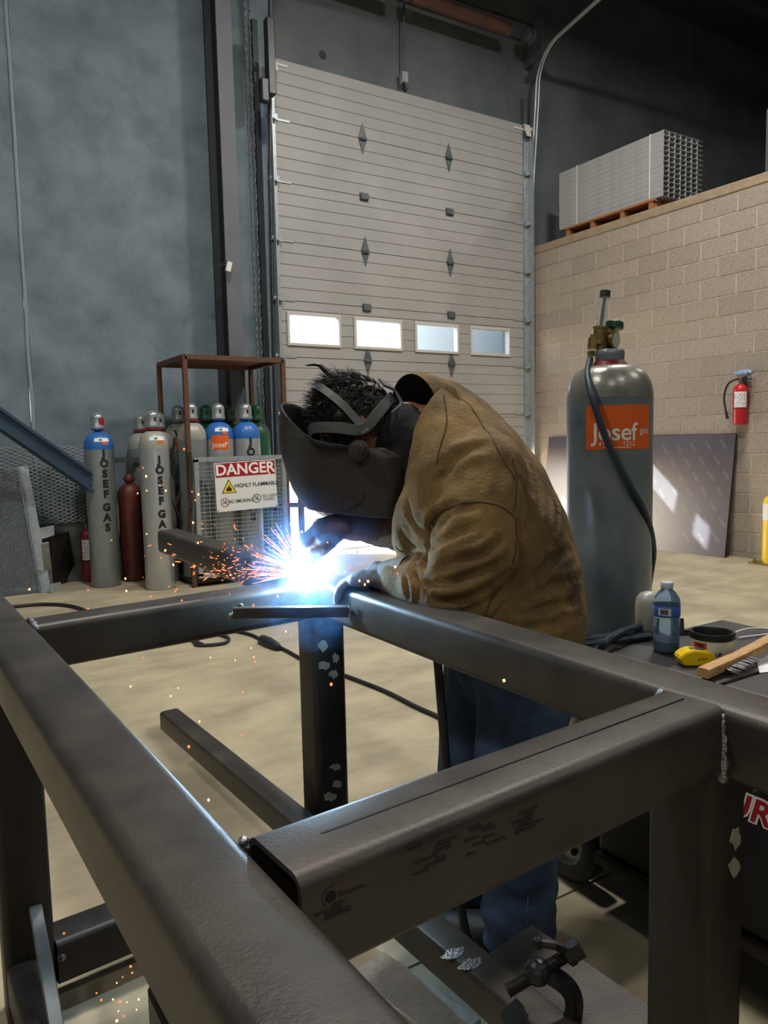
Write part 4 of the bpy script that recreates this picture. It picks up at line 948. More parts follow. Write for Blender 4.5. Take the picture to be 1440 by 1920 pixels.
# cable coil on the machine beside the cylinder
cbz = thing('cable_coil', 'blue-grey welding cables lying at the foot of the big cylinder', 'cable', (1.62, 1.3, .7))
for k, q in enumerate(([(1060, 1205, .71), (1100, 1198, .712), (1150, 1193, .712), (1215, 1185, .712)], [(1060, 1213, .71), (1110, 1206, .712), (1160, 1200, .712), (1220, 1192, .712)], [(1120, 1225, .69), (1138, 1203, .725), (1165, 1185, .735), (1210, 1172, .73)])):
    bm = newbm(); tube(bm, spline([onZ(x, y, z) for x, y, z in q], 6), .0095, 8); finish('cable', bm, 'hose_blue', cbz, True)
chn = thing('safety_chain', 'short bright chain at the edge of the welding machine top', 'chain', onZ(1110, 1212, .7))
bm = newbm()
for k in range(7):
    c = onZ(1090 + k * 11, 1211 + .4 * k, .705)
    pts = [c + _r * (.010 * math.cos(t)) + (V((0, 0, 1)) if k % 2 else _f) * (.005 * math.sin(t)) for t in [2 * math.pi * i / 8 for i in range(9)]]
    tube(bm, pts, .0018, 5, False)
finish('chain_links', bm, 'chrome', chn)

# ------------------------------------------------------------------ things on the machine
bt = onZ(1249, 1222, WZ1); t = thing('water_bottle', 'blue-tinted plastic water bottle with muddy water at its bottom', 'bottle', bt, local=True)
S_ = .00133                                                   # metres per photo pixel at this distance
pr = [(.026, 0), (.0315, .006)]
for k in range(7): pr += [(.0325, .012 + .0115 * k), (.0305, .018 + .0115 * k)]
pr += [(.0325, .096), (.0325, .124), (.0335, .128), (.031, .14), (.022, .154), (.0135, .162), (.0135, .172)]
bm = newbm(); lathe(bm, pr, (0, 0, 0), 28, cap1=False); finish('shell', bm, 'clear_plastic', t, True)
bm = newbm(); lathe(bm, [(.025, .002), (.030, .008), (.030, .03)], (0, 0, 0), 24); finish('muddy_water', bm, 'muddy_water', t, True)
bm = newbm(); lathe(bm, [(.0328, .0945), (.0332, .095), (.0332, .122), (.0328, .1225)], (0, 0, 0), 28, cap0=False, cap1=False); finish('label', bm, 'label_blue', t, True)
bm = newbm(); patch(bm, .032, .018, .0332, fc(bt) - .15, .109, .0006, 8); finish('barcode_field', bm, 'label_grey', t)
bm = newbm()
for k in range(10): patch(bm, .0012, .013, .0332, fc(bt) - .42 + .055 * k, .109, .0012, 1)
finish('barcode', bm, 'black_print', t)
bm = newbm(); lathe(bm, [(.0145, .164), (.0155, .166), (.0155, .178), (.0145, .18)], (0, 0, 0), 20); finish('cap', bm, 'label_grey', t, True)
tk = onZ(1216, 1192, WZ1); t = thing('small_grey_tank', 'small grey rounded tank standing behind the water bottle', 'tank', tk, local=True)
bm = newbm(); lathe(bm, [(.033, 0), (.036, .006), (.036, .085), (.033, .105), (.024, .118), (.010, .124), (.0, .125)], (0, 0, 0), 26); finish('body', bm, 'cyl_cream', t, True)
bm = newbm(); lathe(bm, [(.0362, .01), (.0368, .012), (.0368, .02), (.0362, .022)], (0, 0, 0), 26, cap0=False, cap1=False); finish('base_band', bm, 'galv_dark', t, True)
kc = onZ(1276, 1190, WZ1); t = thing('black_spring_clamp', 'small black plastic clip standing beside the water bottle', 'clip', kc)
bm = newbm(); bar(bm, kc + V((0, 0, .001)), kc + V((.01, .01, .042)), .012, .02, V((0, 1, 0)), .004, 2); bar(bm, kc + V((0, 0, .008)), kc + V((.045, -.03, .008)), .012, .012); finish('jaw', bm, 'black_rubber', t)
cn = onZ(1334, 1237, WZ1); t = thing('paint_can', 'open dented white paint can with black rim', 'can', cn, local=True)
bm = newbm(); lathe(bm, [(.049, 0), (.051, .003), (.051, .062), (.049, .064)], (0, 0, 0), 32, cap1=False); finish('wall', bm, 'can_white', t, True)
bm = newbm(); lathe(bm, [(.051, .056), (.053, .058), (.053, .070), (.0515, .073), (.046, .072), (.043, .066), (.042, .03), (.0, .03)], (0, 0, 0), 32, cap0=False); finish('rim', bm, 'black_paint', t, True)
bm = newbm(); patch(bm, .034, .014, .0512, fc(cn) - .55, .045, .0006, 6); finish('red_stripe', bm, 'can_red', t)
bm = newbm(); put(bm, fine(text_bm('FIRE', .010, 0, shear=.2, bold=.0003)), wrap(.0524, fc(cn) - .55, .045)); put(bm, fine(text_bm('UP', .012, 0, bold=.0004)), wrap(.0524, fc(cn) + .3, .026)); finish('can_lettering', bm, 'black_print', t)
tp = onZ(1302, 1246, WZ1); t = thing('tape_measure', 'yellow tape measure lying before the paint can', 'tape measure', tp)
bm = newbm(); out = [(-.04, .012), (-.034, .0), (.03, .0), (.042, .010), (.042, .022), (.03, .034), (-.012, .038), (-.032, .030), (-.042, .02)]
prism(bm, [tp + _r * x + V((0, 0, z)) - _f * .022 for x, z in out], V((_f.x, _f.y, 0)) * .046); bmesh.ops.bevel(bm, geom=bm.edges[:], offset=.003, segments=2, affect='EDGES'); finish('case', bm, 'yellow_plastic', t, True, angle=35)
bm = newbm(); c = tp + _r * .0 + V((0, 0, .036)); bar(bm, c - _r * .012, c + _r * .018, .018, .008); finish('lock_button', bm, 'galv_dark', t)
bm = newbm(); c = tp + _r * .043 + V((0, 0, .008)) - _f * .004; bar(bm, c, c + V((0, 0, .016)), .012, .008); finish('end_hook', bm, 'black_rubber', t)
bm = newbm(); c = tp - _f * .0228 + V((0, 0, .014)) + _r * .004
for x, z in ((-.006, .0), (.0, .004), (.006, .001), (.012, .003)): tube(bm, [c + _r * x + V((0, 0, z)), c + _r * (x + .005) + V((0, 0, z + .004))], .0008, 4)
finish('marker_scribble', bm, 'black_print', t)
a, b = onZ(1318, 1262, WZ1 + .016), onZ(1462, 1192, WZ1 + .045)
t = thing('wire_brush', 'wire brush with worn wooden handle on the machine edge', 'brush', a)
bm = newbm(); pts = spline([a, a + (b - a) * .5 + V((0, 0, -.004)), b], 6); 
for p, q in zip(pts, pts[1:]): bar(bm, p, q + (q - p) * .02, .030, .022, V((0, 0, 1)), .004, 2)
finish('handle', bm, 'wood', t, True, angle=40)
bm = newbm(); d = (b - a).normalized(); s_ = V((-d.y, d.x, 0)).normalized() * -1
if s_.dot(_f) < 0: s_ = -s_
dn = (V((0, 0, -.30)) - _f * .55 + _r * .75).normalized()
for i in range(26):
    for j in range(5):
        p = a + d * (.060 + .0042 * i) + V((s_.x, s_.y, 0)) * (-.008 + .004 * j) + V((0, 0, .0))
        e = p + dn * .034 + V([random.uniform(-.004, .004) for _ in range(3)]); e.z = max(e.z, WZ1 + .002)
        tube(bm, [p, e], .0008, 3)
o = finish('bristles', bm, 'bristle', t); o['kind'] = 'stuff'
bm = newbm(); pts = [onZ(x, y, WZ1 + z) for x, y, z in ((1370, 1190, .012), (1395, 1180, .02), (1430, 1178, .012), (1470, 1185, .005), (1430, 1190, .005), (1385, 1196, .005))]
tube(bm, spline(pts, 6), .0025, 6); tag(finish('white_cord', bm, 'cord_white', None, True), 'thin white cord curled behind the wire brush', 'cord')
bm = newbm(); p = onZ(1425, 1248, WZ1 + .001); prism(bm, [onZ(x, y, WZ1 + .001) for x, y in ((1419, 1240), (1450, 1225), (1470, 1258), (1424, 1262))], V((0, 0, .001))); tag(finish('paper_scrap', bm, 'paper'), 'white paper scrap under the wire brush bristles', 'paper')

# ------------------------------------------------------------------ cables on the floor
def floor_cable(label, q, r_=.011, mt='black_rubber', plug=None):
    t = thing('floor_cable', label, 'cable', onZ(q[0][0], q[0][1], 0))
    bm = newbm(); tube(bm, spline([onZ(x, y, r_) for x, y in q], 6), r_, 8); finish('cable', bm, mt, t, True)
    if plug:
        a, b = onZ(*plug[0], .02), onZ(*plug[1], .02); bm = newbm(); tube(bm, [a, a + (b - a) * .12, a + (b - a) * .5, a + (b - a) * .85, b], [.018, .034, .038, .028, .016], 10); finish('connector', bm, mt, t, True)
floor_cable('black extension cable with plug snaking over the floor behind the frame', [(380, 1208), (362, 1202), (370, 1190), (400, 1188), (428, 1196), (420, 1206), (380, 1210), (366, 1206), (385, 1190), (430, 1183), (470, 1190), (500, 1205), (530, 1216), (575, 1240), (640, 1264), (720, 1295), (780, 1325), (830, 1348), (900, 1390)], plug=((488, 1198), (524, 1215)))
floor_cable('dark curved cable on the floor beyond the left end of the frame', [(-40, 1145), (20, 1138), (80, 1133), (130, 1136), (165, 1147), (200, 1165)], .014)
bm = newbm(); tube(bm, spline([P(815, 1185, 1.80), P(821, 1245, 1.78), P(828, 1330, 1.76), P(836, 1430, 1.75), P(846, 1560, 1.75), P(862, 1690, 1.78), onZ(885, 1800, .012)], 6), .0105, 8); tag(finish('torch_cable', bm, 'black_rubber', None, True), 'black torch cable hanging straight down in front of the jeans', 'cable')
# ================================================================== the welder
from mathutils.bvhtree import BVHTree
Fv = V((-.66, .75, 0)).normalized(); Lv = V((-.75, -.66, 0)).normalized()
foot0 = onZ(930, 1765, 0.0)
wp = thing('person', 'person bent over welding, in brown work jacket, jeans and dark welding helmet', 'person', foot0)
K = 1.085
def Pk(x, y, D): return P(x, y, D * K)
def chainK(bm, pts, rads, seg=14): chain(bm, pts, [r * K for r in rads], seg)
# --- jacket
bm = newbm()
rings = [((1075, 1285), (935, 1270), .165, 1.77), ((1092, 1225), (880, 1215), .19, 1.78), ((1101, 1150), (830, 1150), .21, 1.79), ((1090, 1060), (792, 1070), .215, 1.82), ((1062, 965), (768, 1000), .222, 1.83),
         ((1018, 880), (765, 945), .228, 1.84), ((966, 812), (772, 895), .222, 1.85), ((908, 752), (780, 860), .185, 1.865), ((852, 712), (782, 825), .13, 1.88)]
N = 30; prev = None
for (bx, by), (fx, fy), hw, D in rings:
    pb, pf = Pk(bx, by, D), Pk(fx, fy, D); c = (pb + pf) / 2; a = (pb - pf) / 2; cur = []
    for k in range(N):
        t = 2 * math.pi * k / N; ct, st = math.cos(t), math.sin(t); ex = 2 / 2.4
        cur.append(bm.verts.new(c + a * math.copysign(abs(ct) ** ex, ct) + Lv * hw * K * math.copysign(abs(st) ** ex, st)))
    if prev:
        for k in range(N): bm.faces.new((prev[k], prev[(k + 1) % N], cur[(k + 1) % N], cur[k]))
    else: bm.faces.new(cur[::-1])
    prev = cur
bm.faces.new(prev)
chainK(bm, [Pk(902, 888, 1.72), Pk(893, 960, 1.67), Pk(882, 1040, 1.635), Pk(858, 1112, 1.62)], [.104, .101, .096, .088])       # upper arm
chainK(bm, [Pk(858, 1112, 1.62), Pk(800, 1098, 1.67), Pk(750, 1088, 1.72)], [.086, .070, .050])                                   # forearm
chainK(bm, [Pk(835, 850, 2.03), Pk(790, 940, 2.10), Pk(752, 985, 2.10)], [.10, .085, .075]); chainK(bm, [Pk(752, 985, 2.10), Pk(700, 985, 2.05)], [.075, .056])
chainK(bm, [Pk(825, 905, 1.74), Pk(792, 960, 1.73), Pk(778, 1010, 1.74), Pk(785, 1045, 1.75)], [.075, .066, .056, .042])            # chest front hanging over the arm
jb = remesh(bm, .0085, 3)
jb.normal_update()
tree = BVHTree.FromBMesh(jb)
def hit(x, y, tr=tree):
    r_ = tr.ray_cast(CAM, ray(x, y).normalized()); return r_[0] if r_[0] else None
folds = [([(815, 1072), (862, 1052), (905, 1040), (935, 1015)], .012, .012), ([(806, 1030), (840, 1010), (890, 985)], .010, .011), ([(800, 1095), (850, 1090), (900, 1072), (945, 1050)], .013, .012),
         ([(812, 1128), (862, 1128), (915, 1105)], .012, .012), ([(845, 1152), (890, 1140), (930, 1115)], .010, .011), ([(822, 985), (850, 962), (890, 950)], .008, .010),
         ([(798, 1060), (803, 1010), (815, 975), (850, 950)], .014, .012), ([(972, 985), (968, 1040), (950, 1090), (920, 1135)], .016, .014),
         ([(1090, 1080), (1040, 1095), (985, 1130)], .010, .012), ([(1085, 1125), (1030, 1138), (970, 1150)], .012, .012), ([(1060, 1165), (1000, 1178), (930, 1175)], .008, .012), ([(1070, 1030), (1035, 1050), (1000, 1090)], .009, .012),
         ([(1000, 880), (1010, 930), (1005, 985)], .008, .011), ([(1035, 915), (1045, 970), (1035, 1010)], .007, .010), ([(975, 900), (990, 950), (985, 1000)], .008, .010), ([(835, 870), (870, 850), (905, 838)], .010, .014), ([(818, 905), (840, 880), (850, 860)], .008, .010),
         ([(760, 1080), (765, 1100), (768, 1120)], .006, .007), ([(778, 1078), (785, 1100), (782, 1125)], .007, .007), ([(748, 985), (765, 1020), (790, 1035)], .006, .008), ([(765, 940), (775, 980), (795, 1000)], .007, .009)]
lines = []
for pts, dep, wd in folds:
    q = [h for h in (hit(*p) for p in pts) if h]
    if len(q) >= 2: lines.append((spline(q, 6), dep, wd))
segs = [(a, b, dep, wd) for q, dep, wd in lines for a, b in zip(q, q[1:])]
from mathutils import kdtree
kd = kdtree.KDTree(sum(len(q) for q, _, _ in lines)); info = []
for q, dep, wd in lines:
    for i, p in enumerate(q):
        e = math.sin(math.pi * (i + .6) / (len(q) + .2)) ** .5; kd.insert(p, len(info)); info.append((dep * e, wd))
kd.balance()
newco = []
for v in jb.verts:
    d = .006 * noise.noise(v.co * 10) + .003 * noise.noise(v.co * 24)
    co, i, dist = kd.find(v.co)
    dep, wd = info[i]
    if dist < wd * 4: d += -dep * math.exp(-(dist / wd) ** 2) + .62 * dep * math.exp(-((dist - 1.75 * wd) / (wd * .9)) ** 2)
    newco.append(v.co + v.normal * d)
for v, c in zip(jb.verts, newco): v.co = c
jb.normal_update(); tree = BVHTree.FromBMesh(jb)
jk = finish('jacket', jb, 'jacket', wp, True, angle=180)
for nm, q in (('armhole_seam', [(806, 1000), (812, 975), (835, 955), (880, 942), (925, 945), (957, 962), (970, 985)]), ('sleeve_seam', [(965, 985), (962, 1040), (942, 1095), (905, 1150), (885, 1175)]), ('shoulder_seam', [(832, 740), (838, 790), (826, 840), (818, 870)]), ('hem_seam', [(742, 1025), (760, 1035), (785, 1040)]), ('panel_seam', [(850, 738), (900, 790), (930, 840), (965, 900)]), ('yoke_seam', [(965, 960), (968, 900), (960, 860)])):
    p3 = [h for h in (hit(x, y) for x, y in q) if h]
    if len(p3) > 1:
        pts = spline(p3, 6); pts = [(tree.find_nearest(p)[0] or p) for p in pts]
        bm = newbm(); tube(bm, pts, .0021, 5); finish(nm, bm, 'jacket_dark', jk, True)
# collar
def ringv(bm, c, vu, vh, n=28): return [bm.verts.new(c + vu * K * math.cos(2 * math.pi * k / n) + vh * K * math.sin(2 * math.pi * k / n)) for k in range(n)]
def band(bm, rs):
    for a, b in zip(rs, rs[1:]):
        for k in range(len(a)): bm.faces.new((a[k], a[(k + 1) % len(a)], b[(k + 1) % len(a)], b[k]))
Cr = Pk(777, 772, 1.86)
vu, vh = _u * .092 - _r * .018, (_r * .052 - _f * .085)
bm = newbm(); R0 = ringv(bm, Cr, vu, vh); R1 = ringv(bm, Cr + _r * .022 + _f * .004, vu * 1.06, vh * 1.10); R2 = ringv(bm, Pk(818, 796, 1.86), _u * .112 + _r * .0, -_f * .125 + _r * .05); R3 = ringv(bm, Pk(862, 830, 1.87), _u * .095 + _r * .01, -_f * .115 + _r * .03)
band(bm, [R0, R1, R2, R3]); finish('collar', bm, 'jacket', jk, True)
bm = newbm(); R0 = ringv(bm, Cr, vu * .995, vh * .995); R1 = ringv(bm, Cr + _r * .03, vu * .93, vh * .93); R2 = ringv(bm, Pk(835, 800, 1.87), _u * .07, -_f * .08); band(bm, [R0, R1, R2]); bm.faces.new(R2); finish('collar_lining', bm, 'lining', jk, True)
# --- body: head, neck, one continuous surface
HC_ = Pk(668, 790, 1.885); crown = (-_r * .50 + _u * .86).normalized(); face = (-_r * .86 - _u * .50).normalized(); side = crown.cross(face).normalized()
if side.dot(Lv) < 0: side = -side
Rm = Matrix((face, side, crown)).transposed()
def HD(x, y, z): return HC_ + (face * x + side * y + crown * z) * K
bm = newbm(); ball(bm, HC_, 1.0, 28, 18, (.096 * K, .077 * K, .112 * K), Rm); chainK(bm, [HD(.03, 0, -.06), HD(.055, 0, -.105)], [.06, .035])
chainK(bm, [HD(.088, 0, .0), HD(.112, 0, -.03)], [.012, .016])                                       # nose
for s in (-1, 1):
    ball(bm, HD(-.005, s * .078, -.02), 1.0, 12, 8, (.022, .010, .034), Rm)                       # ears
    ball(bm, HD(.08, s * .032, .0), .016, 10, 8)                                                    # brows, eyes
chainK(bm, [HD(.084, -.022, -.068), HD(.089, 0, -.069), HD(.084, .022, -.068)], [.009, .011, .009])      # lips
chainK(bm, [HD(-.04, 0, -.06), Pk(765, 800, 1.875), Pk(850, 840, 1.86), Pk(930, 1000, 1.83)], [.065, .062, .10, .13])
finish('body', remesh(bm, .005, 2), 'skin', wp, True, angle=180)
bm = newbm(); chainK(bm, [HD(-.055, 0, -.075), Pk(762, 812, 1.875), Pk(800, 835, 1.865), Pk(850, 850, 1.86)], [.073, .076, .092, .105]); chainK(bm, [HD(.0, 0, -.115), Pk(770, 870, 1.87), Pk(800, 905, 1.86)], [.06, .08, .085])
finish('neck_shade_cloth', remesh(bm, .006, 2), 'lining', wp, True, angle=180)  # added dark cloth, for the shadow, hair and straps round the neck
# --- hair: a cap and many tapering locks
def on_hair(u_):
    return u_.z > -.42 - .35 * max(0, -u_.x) and not (u_.x > .78 and u_.z < .3)
bm = newbm(); ball(bm, HC_, 1.0, 32, 20, (.104 * K, .085 * K, .120 * K), Rm)
rem = [f for f in bm.faces if not on_hair((Rm.transposed() @ (f.calc_center_median() - HC_)).normalized())]
bmesh.ops.delete(bm, geom=rem, context='FACES')
for v in bm.verts: v.co += (v.co - HC_).normalized() * .006 * noise.noise(v.co * 60)
random.seed(11)
for i in range(3600):
    while True:
        u_ = V((random.gauss(0, 1), random.gauss(0, 1), random.gauss(0, 1)))
        if u_.length < .01: continue
        u_.normalize()
        if on_hair(u_): break
    root = HD(u_.x * .102, u_.y * .083, u_.z * .118); nrm = (root - HC_).normalized()
    fl = (face * .7 + crown * .25 + side * random.gauss(0, .5)).normalized()
    top = max(0, u_.z) ** 2 * (0.6 + .6 * max(0, u_.x + .2))
    L = random.uniform(.016, .028) + top * random.uniform(.008, .044)
    lift = .28 + .75 * top * random.random()
    d = (nrm * lift + fl * (1 - .4 * lift) + V([random.gauss(0, .22) for _ in range(3)])).normalized()
    p1 = root + d * L * .5 + nrm * L * .12; p2 = root + d * L + V([random.gauss(0, .003) for _ in range(3)])
    s_ = d.cross(nrm).normalized() * random.uniform(.0007, .0013); q = nrm * .0008
    vs = [bm.verts.new(x) for x in (root - nrm * .004 - s_, root - nrm * .004 + s_, root + q, p1 - s_ * .8, p1 + s_ * .8, p1 + q, p2)]
    for f in ((0, 1, 4, 3), (1, 2, 5, 4), (2, 0, 3, 5), (3, 4, 6), (4, 5, 6), (5, 3, 6)): bm.faces.new([vs[j] for j in f])
tube(bm, spline([HD(-.01, .02, .115), HD(.004, .02, .145), HD(.012, .018, .165), HD(.04, .015, .18)], 5), [.010, .0098, .0095, .009, .0085, .008, .0075, .007, .0065, .006, .005, .0045, .0035, .003, .002, .0008], 6)
finish('hair', bm, 'hair', wp, False)
# --- helmet
hl = bpy.data.objects.new('welding_helmet', None)
Dm = 1.885; hw = .118
cont = [((540, 756), (612, 838)), ((534, 790), (650, 843)), ((534, 825), (690, 835)), ((538, 860), (728, 836)), ((546, 890), (757, 850)), ((556, 915), (764, 890)), ((568, 935), (766, 930)), ((584, 950), (764, 964))]
from_ = cont
def interp(lst, t):
    x = t * (len(lst) - 1); i = min(int(x), len(lst) - 2); f_ = x - i
    return tuple(tuple(a + (b - a) * f_ for a, b in zip(p, q)) for p, q in zip(lst[i], lst[i + 1]))
bm = newbm(); rows = []; nu, nv = 33, 33
for i in range(nu):
    (fx, fy), (sx, sy) = interp(cont, i / (nu - 1)); Fp, Sp = Pk(fx, fy, Dm), Pk(sx + 16, sy + 2, Dm); rr = []
    for j in range(nv):
        t = -1 + 2 * j / (nv - 1); a = t * math.pi / 2
        cx = abs(math.cos(a)) ** .72; sy_ = math.copysign(abs(math.sin(a)) ** .72, a)
        rr.append(bm.verts.new(Sp + (Fp - Sp) * cx + Lv * hw * K * sy_))
    rows.append(rr)
for a, b in zip(rows, rows[1:]):
    for k in range(nv - 1): bm.faces.new((a[k], a[k + 1], b[k + 1], b[k]))
shell = finish('welding_helmet', bm, ['helmet', 'lining'], wp, True, angle=50)
sm = shell.modifiers.new('t', 'SOLIDIFY'); sm.thickness = .0035; sm.offset = -1; sm.material_offset = 1
tree2 = None
Lp = lambda x, y, off: Pk(x, y, Dm) + Lv * off * K
bm = newbm(); c = Lp(704, 843, .128); lathe(bm, [(.026, 0), (.026, .012), (.019, .014), (.019, .024), (.014, .026)], c, 16, Lv); lathe(bm, [(.008, .024), (.008, .030)], c, 8, Lv); finish('pivot_knob', bm, 'helmet', shell, True)
bm = newbm(); q = [(650, 945), (660, 958), (690, 940), (695, 925)]; prism(bm, [Lp(x + 16, y - 8, .108) for x, y in q], Lv * .012); finish('side_stop', bm, 'helmet', shell)
bm = newbm(); Q = [Pk(x, y, Dm) for x, y in ((548, 850), (556, 905), (576, 930), (570, 880))]
c0 = Pk(543, 860, Dm); c1 = Pk(570, 930, Dm); nn = (-_r * .9 - _u * .35).normalized()
bar(bm, c0 + nn * .004, c1 + nn * .006, .10, .012, nn, .003, 2); finish('lens_frame', bm, 'black_paint', shell)
bm = newbm(); bar(bm, c0 * .82 + c1 * .18 + nn * .011, c0 * .2 + c1 * .8 + nn * .013, .085, .004, nn); finish('lens', bm, 'lining', shell)
# headgear straps on the head
def strap(pts, wdt, th, mt, nm):
    bm = newbm(); q = spline([HD(*p) for p in pts], 7)
    for a, b in zip(q, q[1:]):
        up = ((a + b) / 2 - HC_).normalized(); bar(bm, a, b + (b - a) * .05, wdt, th, up)
    finish(nm, bm, mt, shell)
strap([(.045, -.055, .108), (.048, 0.0, .127), (.035, .055, .108), (.012, .092, .045), (.0, .096, -.01), (-.005, .10, -.045)], .020, .003, 'helmet_gear', 'crown_strap')
strap([(.115, 0, .035), (.095, .055, .030), (.05, .09, .0), (.0, .10, -.035), (-.05, .088, -.02), (-.095, .045, .0), (-.11, 0, .005), (-.095, -.045, .0)], .028, .004, 'helmet_gear', 'head_band')
strap([(-.098, .05, .045), (-.118, .02, .02), (-.115, .03, -.03), (-.08, .075, -.045)], .03, .006, 'band_pad', 'nape_pad')
# --- jeans
bm = newbm()
chain(bm, [P(960, 1215, 1.93), P(958, 1250, 1.91)], [.12, .135])
chain(bm, [P(985, 1262, 1.83), P(978, 1340, 1.78), P(970, 1460, 1.73), P(972, 1600, 1.70), P(975, 1712, 1.72)], [.128, .112, .094, .084, .082]); chain(bm, [P(975, 1712, 1.72), P(970, 1745, 1.72)], [.084, .080])
chain(bm, [P(920, 1262, 1.99), P(903, 1340, 1.98), P(885, 1450, 1.97), P(872, 1570, 1.97), P(862, 1650, 1.97)], [.125, .108, .09, .078, .074])
jn = remesh(bm, .009, 3); jn.normal_update()
for v in jn.verts:
    k = max(0, 1 - v.co.z / .45)
    v.co += v.normal * (.020 * k * noise.noise(V((v.co.x * 12, v.co.y * 12, v.co.z * 26))) + .011 * noise.noise(V((v.co.x * 13, v.co.y * 13, v.co.z * 7))))
jn.normal_update(); tj = BVHTree.FromBMesh(jn)
je = finish('jeans', jn, 'jeans', wp, True, angle=180)
p3 = [h for h in (hit(x, y, tj) for x, y in ((1000, 1380), (998, 1480), (992, 1600), (990, 1680), (988, 1730))) if h]
if len(p3) > 1: bm = newbm(); tube(bm, spline(p3, 6), .002, 5); finish('side_seam', bm, 'jeans_seam', je, True)
# --- boots
for c, dirv in ((onZ(972, 1790, 0.0), Fv), (onZ(866, 1700, 0.0), Fv)):
    bm = newbm(); u_ = V((0, 0, 1)); s_ = V((-dirv.y, dirv.x, 0))
    chain(bm, [c + u_ * .14, c + u_ * .07], [.055, .052]); chain(bm, [c - dirv * .04 + u_ * .045, c + dirv * .06 + u_ * .05, c + dirv * .16 + u_ * .04, c + dirv * .2 + u_ * .034], [.043, .05, .045, .032])
    bt_ = remesh(bm, .006, 2)
    for v in bt_.verts: v.co.z = max(v.co.z, .004)
    bo = finish('boot', bt_, 'boot', wp, True, angle=180)
    bm = newbm(); out = [(-.09, 0), (-.08, .04), (.05, .05), (.16, .052), (.22, .03), (.235, 0), (.22, -.03), (.16, -.052), (.05, -.05), (-.08, -.04)]
    prism(bm, [c + dirv * x + s_ * y for x, y in out], V((0, 0, .018))); finish('sole', bm, 'black_rubber', bo)
# --- gloves: palm, four fingers of different length and a thumb, closed round what they hold
def glove(name, wrist, palm, dirf, upv, mt, cuff_r, curl, label=None, thumb_side=1):
    """dirf: pointing direction of the knuckles, upv: back of the hand"""
    bm = newbm(); d = dirf.normalized(); s = d.cross(upv).normalized(); u_ = s.cross(d).normalized()
    chain(bm, [wrist, wrist + (palm - wrist) * .45], [cuff_r, cuff_r * .82])
    chain(bm, [wrist + (palm - wrist) * .4, palm - d * .02], [.036, .036])
    for k in range(-2, 3): chain(bm, [palm - d * .03 + s * .016 * k, palm + d * .03 + s * .0175 * k], [.021, .019])
    for k, Lf in zip((-1.5, -.5, .5, 1.5), (.062, .078, .084, .074)):
        p = palm + d * .038 + s * .021 * k; pts = [p]; a = 0; dd = d.copy()
        for seg, fr_ in enumerate((.42, .33, .25)):
            a += curl * (.55, .9, .8)[seg]; dd = d * math.cos(a) - u_ * math.sin(a); p = p + dd * Lf * fr_ * 1.25; pts.append(p)
        chain(bm, pts, [.0135, .0128, .012, .0105], 10)
    b = palm - d * .02 + s * .036 * thumb_side
    chain(bm, [b, b + d * .03 + s * .022 * thumb_side - u_ * .012, b + d * .058 + s * .016 * thumb_side - u_ * .03, b + d * .078 + s * .004 * thumb_side - u_ * .042], [.019, .0155, .014, .0115], 10)
    g = remesh(bm, .0042, 2); g.normal_update()
    for v in g.verts: v.co += v.normal * .002 * noise.noise(v.co * 55)
    o = finish(name, g, mt, wp, True, angle=180)
    bm = newbm(); ax = (palm - wrist).normalized(); lathe(bm, [(cuff_r * .98, .0), (cuff_r * 1.22, -.05), (cuff_r * 1.28, -.075), (cuff_r * 1.18, -.07), (cuff_r * .9, .0)], wrist + ax * .01, 22, ax, False, False); finish('cuff', bm, mt, o, True)
    return o
# left hand resting on the right rail
glove('glove', P(732, 1080, 1.88), P(698, 1080, 1.92), P(600, 1090, 1.99) - P(698, 1080, 1.92), V((0, 0, 1)), 'glove_grey', .040, .55, thumb_side=1)
# right hand round the torch
glove('glove', P(658, 984, 2.01), P(622, 990, 1.985), (-_r * .95 - _u * .28), (_u * .75 - _f * .35), 'glove_brown', .042, .95, thumb_side=-1)
bm = newbm(); chain(bm, [P(712, 972, 2.18), P(668, 982, 2.03)], [.056, .048])
g = remesh(bm, .006, 2); finish('forearm_sleeve', g, 'glove_brown', wp, True, angle=180)
# torch in the right hand
ARC = onZ(578, 1086, .892)
tr_ = thing('welding_torch', 'black and copper welding torch held in the right glove', 'torch', P(620, 1020, 1.96))
bm = newbm(); tube(bm, spline([P(690, 985, 2.03), P(655, 992, 2.0), P(618, 1004, 1.975), P(603, 1020, 1.965)], 6), [.016] * 19, 12); finish('handle', bm, 'black_rubber', tr_, True)
bm = newbm(); tube(bm, spline([P(604, 1019, 1.965), P(594, 1036, 1.96), ARC + (P(594, 1036, 1.955) - ARC) * .55], 6), .0085, 10); finish('neck', bm, 'brass', tr_, True)
bm = newbm(); a = ARC + (P(590, 1042, 1.957) - ARC) * .75; b = ARC + (P(590, 1042, 1.957) - ARC) * .30; tube(bm, [a, b], [.0125, .0105], 14); finish('nozzle', bm, 'rust_tube', tr_, True)
# ================================================================== arc, fume, sparks
ar = thing('welding_arc', 'blinding blue-white welding arc at the back corner of the frame', 'welding arc', ARC)
emitter('arc_core', (0.75, 0.88, 1.0), 500.0)
bm = newbm(); ball(bm, ARC + V((0, 0, .004)), .011, 14, 10, (1.1, 1.1, .8)); finish('arc_core', bm, 'arc_core', ar, True)
ld = bpy.data.lights.new('arc_light', 'POINT'); ld.energy = 24.0; ld.color = (0.45, 0.74, 1.0); ld.shadow_soft_size = .012
lo = bpy.data.objects.new('arc_light', ld); link(lo, ar); lo.location = V((0, 0, .03)) - _f * .025
